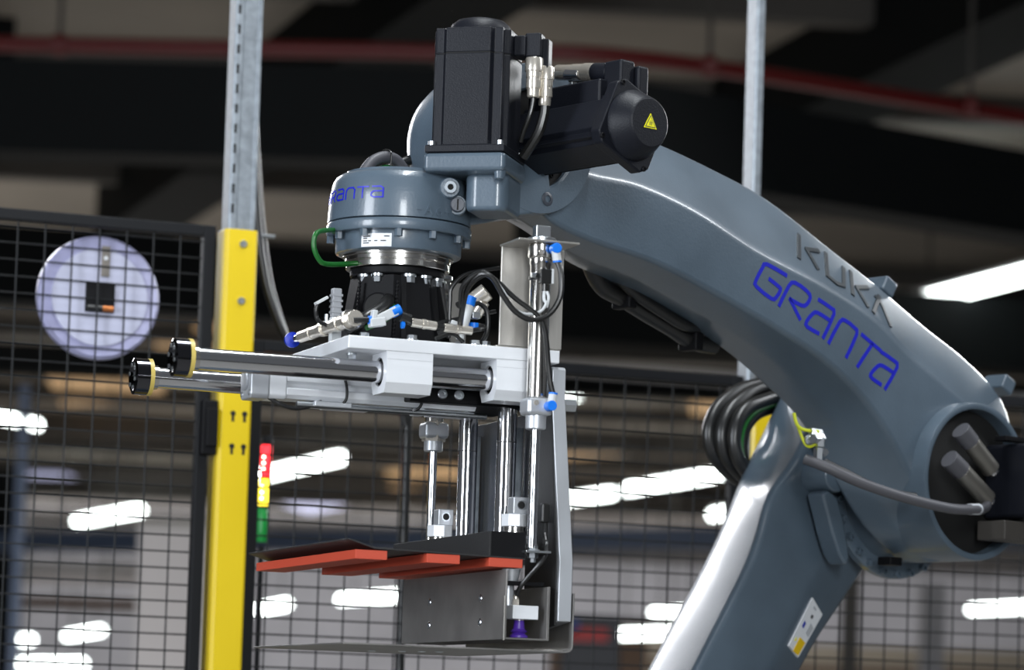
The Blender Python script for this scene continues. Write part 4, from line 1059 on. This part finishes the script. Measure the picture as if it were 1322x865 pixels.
# swivel housing
sw = MB().lathe((0, 0, 0.0155), (0, 0, 1), [(0.10, 0), (0.1045, 0.001), (0.1040, 0.012), (0.1025, 0.035), (0.0985, 0.058), (0.0945, 0.066), (0.088, 0.0705), (0.0805, 0.0715), (0.0795, 0.0755), (0.07, 0.0765), (0.01, 0.0765)], 72).build('swivel_housing', 'robot_paint', rb, 0, 35)
colr = MB().lathe((0, 0, -0.0015), (0, 0, 1), [(0.09, 0), (0.1045, 0.0), (0.1055, 0.0015), (0.1055, 0.0135), (0.1045, 0.0155), (0.1, 0.0165)], 72).build('swivel_collar', 'robot_paint', rb, 0, 35)
for k in range(12):
    a = R(30 * k - 129.0)
    MB().cyl((0.0985 * math.cos(a), 0.0985 * math.sin(a), -0.0015), (0.0985 * math.cos(a), 0.0985 * math.sin(a), -0.0120), 0.0058, None, 6).build('bolt', 'robot_paint', colr)
gd = MB().lathe((0, 0, -0.0295), (0, 0, 1), [(0.085, 0), (0.0905, 0.002), (0.0915, 0.004), (0.0915, 0.0285)], 72).build('gear_drum', 'robot_paint', rb, 0, 35)
MB().lathe((0, 0, -0.0335), (0, 0, 1), [(0.076, 0), (0.0805, 0.0006), (0.0805, 0.0045)], 64).build('output_ring', 'turned_steel', rb, 0, 35)
MB().lathe((0, 0, -0.050), (0, 0, 1), [(0.0745, 0), (0.0755, 0.001), (0.0755, 0.0085), (0.0745, 0.0095), (0.0745, 0.0105), (0.0768, 0.0112), (0.0768, 0.0168)], 64).build('tool_flange', 'turned_steel', rb, 0, 35)
# name plate on the gear drum (curved sheet with printed lines)
CAMA = -129.0
def curved_patch(name, m, parent, r, a0, a1, z0, z1, th=0.0006, nseg=10):
    vs, fs = [], []
    for k in range(nseg + 1):
        a = R(a0 + (a1 - a0) * k / nseg)
        for rr, z in ((r - 0.001, z0), (r + th, z0), (r + th, z1), (r - 0.001, z1)):
            vs.append((rr * math.cos(a), rr * math.sin(a), z))
    for k in range(nseg):
        for j in range(4):
            j2 = (j + 1) % 4
            fs.append((k * 4 + j, k * 4 + j2, k * 4 + 4 + j2, k * 4 + 4 + j))
    fs += [(0, 1, 2, 3), (nseg * 4 + 3, nseg * 4 + 2, nseg * 4 + 1, nseg * 4)]
    return MB().add(vs, fs).build(name, m, parent, 0, 30)
curved_patch('name_plate', 'sticker_white', gd, 0.0915, CAMA - 35, CAMA - 6, -0.0265, -0.0075)
for a0, a1, z in ((-33, -26, -0.0125), (-13, -8, -0.0125), (-33, -29, -0.0155), (-28, -25, -0.0190), (-33, -29, -0.0190), (-22, -19, -0.0190), (-16, -11, -0.0190), (-33, -27, -0.0220)):
    curved_patch('print_line', 'print_dark', gd, 0.0921, CAMA + a0, CAMA + a1, z, z + 0.0016, 0.0003, 4)
# blue lettering wrapped round the swivel housing
LET = {'g': [[(0.95, 0.95), (0.25, 0.95), (0.03, 0.75), (0.03, 0.25), (0.25, 0.03), (0.75, 0.03), (0.95, 0.2), (0.95, 0.45), (0.5, 0.45)]],
       'r': [[(0.05, 0), (0.05, 0.75), (0.25, 0.97), (0.7, 0.97), (0.93, 0.8), (0.93, 0.6), (0.7, 0.42), (0.3, 0.42)], [(0.5, 0.42), (0.95, 0)]],
       'a': [[(0.1, 0.97), (0.75, 0.97), (0.95, 0.8), (0.95, 0.0)], [(0.95, 0.55), (0.25, 0.55), (0.05, 0.4), (0.05, 0.15), (0.25, 0.02), (0.85, 0.02)]],
       'n': [[(0.05, 0), (0.05, 0.75), (0.25, 0.97), (0.75, 0.97), (0.95, 0.75), (0.95, 0)]],
       't': [[(0, 0.97), (1, 0.97)], [(0.5, 0.97), (0.5, 0)]]}
def on_cyl(aoff, z, zb=0.0155):
    prof = [(0.0, 0.1045), (0.012, 0.1040), (0.035, 0.1025), (0.058, 0.0985)]
    h = z - zb
    r = prof[-1][1]
    for (h0, r0), (h1, r1) in zip(prof, prof[1:]):
        if h0 <= h <= h1:
            r = r0 + (r1 - r0) * (h - h0) / (h1 - h0)
            break
    a = R(CAMA + aoff)
    return Vector((r * math.cos(a), r * math.sin(a), z)), Vector((math.cos(a), math.sin(a), 0.03))
a_cur = -88.0
for ch_, wdt in (('g', 11), ('r', 10.5), ('a', 10.5), ('n', 10.5), ('t', 10.5), ('a', 11)):
    mb = MB()
    for st in LET[ch_]:
        pts, nr = [], []
        den = []
        for (p, q) in zip(st, st[1:]):
            for k in range(4):
                den.append((p[0] + (q[0] - p[0]) * k / 4, p[1] + (q[1] - p[1]) * k / 4))
        den.append(st[-1])
        for p in den:
            v, nn = on_cyl(a_cur + p[0] * wdt, 0.0425 + p[1] * 0.0165)
            pts.append(v); nr.append(nn)
        mb.stroke(pts, nr, 0.0022, 0.0005, 0.001)
    mb.build('letter', 'lettering_blue', sw, 0, 30)
    a_cur += wdt + 2.2
a_cur = 14.0
for st, wdt in ((minus, 5), (A_, 8), (six, 7), (plus, 6)):
    mb = MB()
    for s_ in st:
        pts, nr = [], []
        for p in s_:
            v, nn = on_cyl(a_cur + p[0] * 9, 0.0210 + p[1] * 0.0125)
            pts.append(v); nr.append(nn)
        mb.stroke(pts, nr, 0.0020, 0.0012, 0.001)
    mb.build('raised_letter', 'robot_paint', sw, 0, 30)
    a_cur += wdt + 1.5

# oil plugs on the wrist casting
pv = Vector((math.cos(R(CAMA + 42)), math.sin(R(CAMA + 42)), 0))
for aoff, z, big in ((43, 0.063, True), (52, 0.040, False)):
    a = R(CAMA + aoff)
    dv = Vector((math.cos(R(CAMA + 8)), math.sin(R(CAMA + 8)), 0))
    c_ = Vector((0.103 * math.cos(a), 0.103 * math.sin(a), z))
    MB().lathe(c_ - dv * 0.02, dv, [(0.0155, 0), (0.0155, 0.024), (0.0135, 0.027)], 28).build('plug_boss', 'robot_paint', wr, 0, 40)
    if big:
        MB().lathe(c_ + dv * 0.006, dv, [(0.0095, 0), (0.0095, 0.005), (0.0085, 0.0062), (0.0045, 0.0062), (0.0045, 0.002)], 24).build('oil_plug', 'galvanised', wr)
        cyl('plug_socket', 'black_hole', wr, c_ + dv * 0.0075, c_ + dv * 0.0086, 0.0048, None, 6)
    else:
        MB().lathe(c_ + dv * 0.006, dv, [(0.0105, 0), (0.0105, 0.006), (0.0095, 0.0075)], 24).build('oil_plug', 'robot_paint_dark', wr)
        sd = dv.cross(Vector((0, 0, 1))).normalized()
        MB().obox(c_ + dv * 0.0136, (0.016, 0.0022, 0.0008), Matrix((Vector((0, 0, 1)), sd, dv)).transposed()).build('plug_slot', 'black_hole', wr)

# ---- swivel motor: black cast housing standing on a grey pedestal
MX, MY = 0.046, -0.112
Mm = Matrix.Rotation(R(-56), 3, 'Z')
def mloc(mb):
    mb.v = [tuple(Mm @ Vector(v) + Vector((MX, MY, 0))) for v in mb.v]
    return mb
def motor_section(w, p, d):
    q = w - d
    out = []
    for k in range(4):
        c, s_ = ((1, 0), (0, 1), (-1, 0), (0, -1))[k]
        for x, y in ((w - d * 1.0, -q), (q, -p - d * 0.6), (w, -p), (w, p), (q, p + d * 0.6), (w - d, q)):
            out.append((x * c - y * s_, x * s_ + y * c))
    return out
msec = motor_section(0.0565, 0.033, 0.007)
mbm = MB().prism(msec, 'z', 0.120, 0.253)
m6 = mloc(mbm).build('swivel_motor', 'black_cast', rb, 0.0015)
mloc(MB().prism([(x * 1.0, y * 1.0) for x, y in msec], 'z', 0.2538, 0.2905)).build('motor_head', 'black_cast', m6, 0.0022)
mloc(MB().prism([(x * 0.985, y * 0.985) for x, y in msec], 'z', 0.2525, 0.2545)).build('motor_seam', 'black_hole', m6, 0)
mloc(MB().lathe((0.002, 0, 0.2895), (0, 0, 1), [(0.047, 0), (0.046, 0.005), (0.042, 0.013), (0.035, 0.019), (0.022, 0.0225), (0.005, 0.0235)], 40)).build('motor_cap', 'black_cast', m6, 0, 60)
mloc(MB().box(-0.059, 0.059, -0.059, 0.059, 0.1095, 0.1205)).build('motor_flange', 'black_cast', m6, 0.002)
for x in (-0.0505, 0.0505):
    for y in (-0.0505, 0.0505):
        mb = MB().lathe((x, y, 0.1205), (0, 0, 1), [(0.0055, 0), (0.0055, 0.006), (0.003, 0.0062), (0.003, 0.003)], 16)
        mloc(mb).build('bolt', 'zinc', m6)
ped = mloc(MB().box(-0.0605, 0.0605, -0.0605, 0.0605, 0.082, 0.1095)).build('motor_pedestal', 'robot_paint', rb, 0.007)
ped2 = mloc(MB().prism([(-0.008, 0.056), (0.056, 0.056), (0.056, -0.018), (0.045, -0.030), (0.005, -0.030), (-0.008, -0.018)], 'z', 0.030, 0.086)).build('pedestal_neck', 'robot_paint', ped, 0.008)
mloc(MB().cyl((0.050, -0.046, 0.084), (0.050, -0.046, 0.072), 0.009, 0.007, 16)).build('pedestal_lug', 'robot_paint', ped, 0.001)
# motor connectors at the right side
k1 = mloc(MB().box(0.056, 0.075, -0.018, 0.018, 0.255, 0.285).box(0.072, 0.096, -0.014, 0.012, 0.254, 0.289)).build('connector_elbow', 'black_cast', m6, 0.003)
def conn(parent, x, y, z0, sc):
    mloc(MB().lathe((x, y, z0), (0, 0, -1), [(0.0125 * sc, 0), (0.0132 * sc, 0.001), (0.0132 * sc, 0.019), (0.012 * sc, 0.020)], 20)).build('connector_sleeve', 'nickel', parent)
    mloc(MB().lathe((x, y, z0 - 0.019), (0, 0, -1), [(0.0118 * sc, 0), (0.0118 * sc, 0.009), (0.0108 * sc, 0.0095), (0.0108 * sc, 0.0125), (0.0115 * sc, 0.013), (0.0115 * sc, 0.025), (0.0095 * sc, 0.0255), (0.0095 * sc, 0.036), (0.008 * sc, 0.038)], 12)).build('connector_nut', 'nickel', parent)
conn(m6, 0.0845, -0.004, 0.2535, 1.0)
mloc(MB().box(0.094, 0.104, 0.0, 0.022, 0.24, 0.283)).build('connector_elbow', 'black_cast', m6, 0.002)
conn(m6, 0.0975, 0.012, 0.2440, 0.95)
mloc(MB().tube([(0.0845, -0.004, 0.200), (0.084, -0.004, 0.188), (0.080, -0.004, 0.170), (0.071, 0.0, 0.150), (0.065, 0.006, 0.135)], 0.0036)).build('motor_cable', 'black_rubber', m6)
mloc(MB().tube([(0.0975, 0.012, 0.192), (0.097, 0.012, 0.175), (0.090, 0.013, 0.150), (0.076, 0.016, 0.128), (0.066, 0.02, 0.115)], 0.0072)).build('motor_cable', 'black_rubber', m6)

# ---- tilt motor: black housing lying along the wrist axis
ROT = R(24)
def mt(x, z):
    return (WX + x * math.cos(ROT) + z * math.sin(ROT), WZ - 0.006 - x * math.sin(ROT) + z * math.cos(ROT))
t5 = MB().prism([mt(x, z) for x, z in motor_section(0.0415, 0.024, 0.006)], 'y', -0.262, -0.066).build('tilt_motor', 'black_cast', rb, 0.0015)
fsec = [(-0.054, -0.041), (-0.041, -0.054), (0.041, -0.054), (0.054, -0.041), (0.054, 0.041), (0.041, 0.054), (-0.041, 0.054), (-0.054, 0.041)]
MB().prism([mt(x, z) for x, z in fsec], 'y', -0.283, -0.262).build('motor_head', 'black_cast', t5, 0.003)
cx_, cz_ = mt(0, 0)
cap5 = MB().lathe((cx_, -0.283, cz_), (0, -1, 0), [(0.051, 0), (0.0505, 0.004), (0.047, 0.012), (0.038, 0.030), (0.0355, 0.0335), (0.034, 0.0345), (0.01, 0.0345)], 48).build('motor_cap', 'black_cast', t5, 0, 25)
for x in (-0.045, 0.045):
    for z in (-0.045, 0.045):
        px_, pz_ = mt(x, z)
        capbolt(t5, (px_, -0.283, pz_), (0, -1, 0), 0.004, 0.003, 'black_paint')
# warning triangle on the cap
def tri(name, m, sc, y, par):
    pts = [(cx_ + sc * math.cos(R(a)), cz_ - 0.001 + sc * math.sin(R(a))) for a in (90, 210, 330)]
    return MB().prism(pts, 'y', y, -0.3165).build(name, m, par, 0, 0)
tri('warning_sign', 'warn_yellow', 0.0145, -0.3182, t5)
tri('warning_border', 'print_dark', 0.0118, -0.3184, t5)
tri('warning_field', 'warn_yellow', 0.0095, -0.3186, t5)
mb = MB()
for dx in (-0.0022, 0, 0.0022):
    mb.stroke([(cx_ + dx, -0.3186, cz_ + 0.003 - abs(dx)), (cx_ + dx + 0.0008, -0.3186, cz_), (cx_ + dx, -0.3186, cz_ - 0.0035)], (0, -1, 0), 0.0008, 0.0003)
mb.build('warning_symbol', 'print_dark', t5)
# connectors on top of the tilt motor
MB().box(0.186, 0.214, -0.264, -0.226, 0.196, 0.2585).build('connector_elbow', 'black_cast', t5, 0.004)
cp, cq = Vector((0.2, -0.228, 0.2450)), Vector((0.2, -0.085, 0.2640))
cd = (cq - cp).normalized()
MB().lathe(cp + cd * 0.032, cd, [(0.0130, 0), (0.0138, 0.001), (0.0138, 0.024), (0.0125, 0.025), (0.0125, 0.050), (0.0115, 0.051), (0.0115, 0.085), (0.009, 0.09)], 16).build('connector_sleeve', 'nickel', t5)
cyl('black_sleeve', 'black_cast', t5, cp, cp + cd * 0.034, 0.0140, None, 20, 0.001)
cyl('bright_clip', 'chrome', t5, cp + cd * 0.062 + Vector((-0.006, -0.002, -0.004)), cp + cd * 0.092 + Vector((-0.006, -0.002, -0.004)), 0.0085, None, 12, 0.001)
MB().box(0.214, 0.234, -0.272, -0.240, 0.190, 0.2520).build('connector_elbow', 'black_cast', t5, 0.004)
box('shadow_gap_box', 'black_cast', t5, 0.172, 0.228, -0.235, -0.078, 0.190, 0.232, 0.004)  # black box added where only a shadowed gap lies above the motor
box('connector_bridge', 'zinc', t5, 0.190, 0.200, -0.155, -0.147, 0.200, 0.240, 0.001)

# hoses on the wrist
hose([(-0.095, 0.03, 0.000), (-0.105, 0.02, 0.0001), (-0.1483, 0.0, -0.0107), (-0.1545, 0.0, -0.0282), (-0.1467, 0.0, -0.0461), (-0.1296, 0.0, -0.0541), (-0.0759, 0.0, -0.0464)], 0.0037, 'green_tube', 'green_hose', rb)
hose([(-0.050, 0.03, 0.085), (-0.0392, 0.03, 0.1013), (-0.0264, 0.03, 0.1136), (-0.0056, 0.03, 0.1218), (0.0149, 0.03, 0.119), (0.034, 0.03, 0.1016), (0.042, 0.03, 0.085)], 0.0085, 'grey_cable', 'wrist_hose', rb, 12)
hose([(-0.030, 0.03, 0.088), (-0.018, 0.03, 0.1), (0.0, 0.03, 0.106), (0.02, 0.03, 0.1)], 0.005, 'green_tube', 'green_hose', rb)
hose([(0.03, 0.1, 0.108), (0.0759, 0.1, 0.1303), (0.1127, 0.1, 0.1461), (0.1525, 0.1, 0.1586)], 0.0075, 'black_rubber', 'wrist_hose', rb, 12)
MB().tube([(-0.004, 0.02, 0.108), (-0.004, 0.02, 0.128), (-0.004, 0.04, 0.131), (-0.004, 0.042, 0.108)], 0.0014, 6).build('cable_tie', 'black_rubber', rb)

# shift the robot parts from the wrist frame to the base frame of the root
for o in bpy.data.objects:
    if o.parent is rb:
        o.location = -BASE
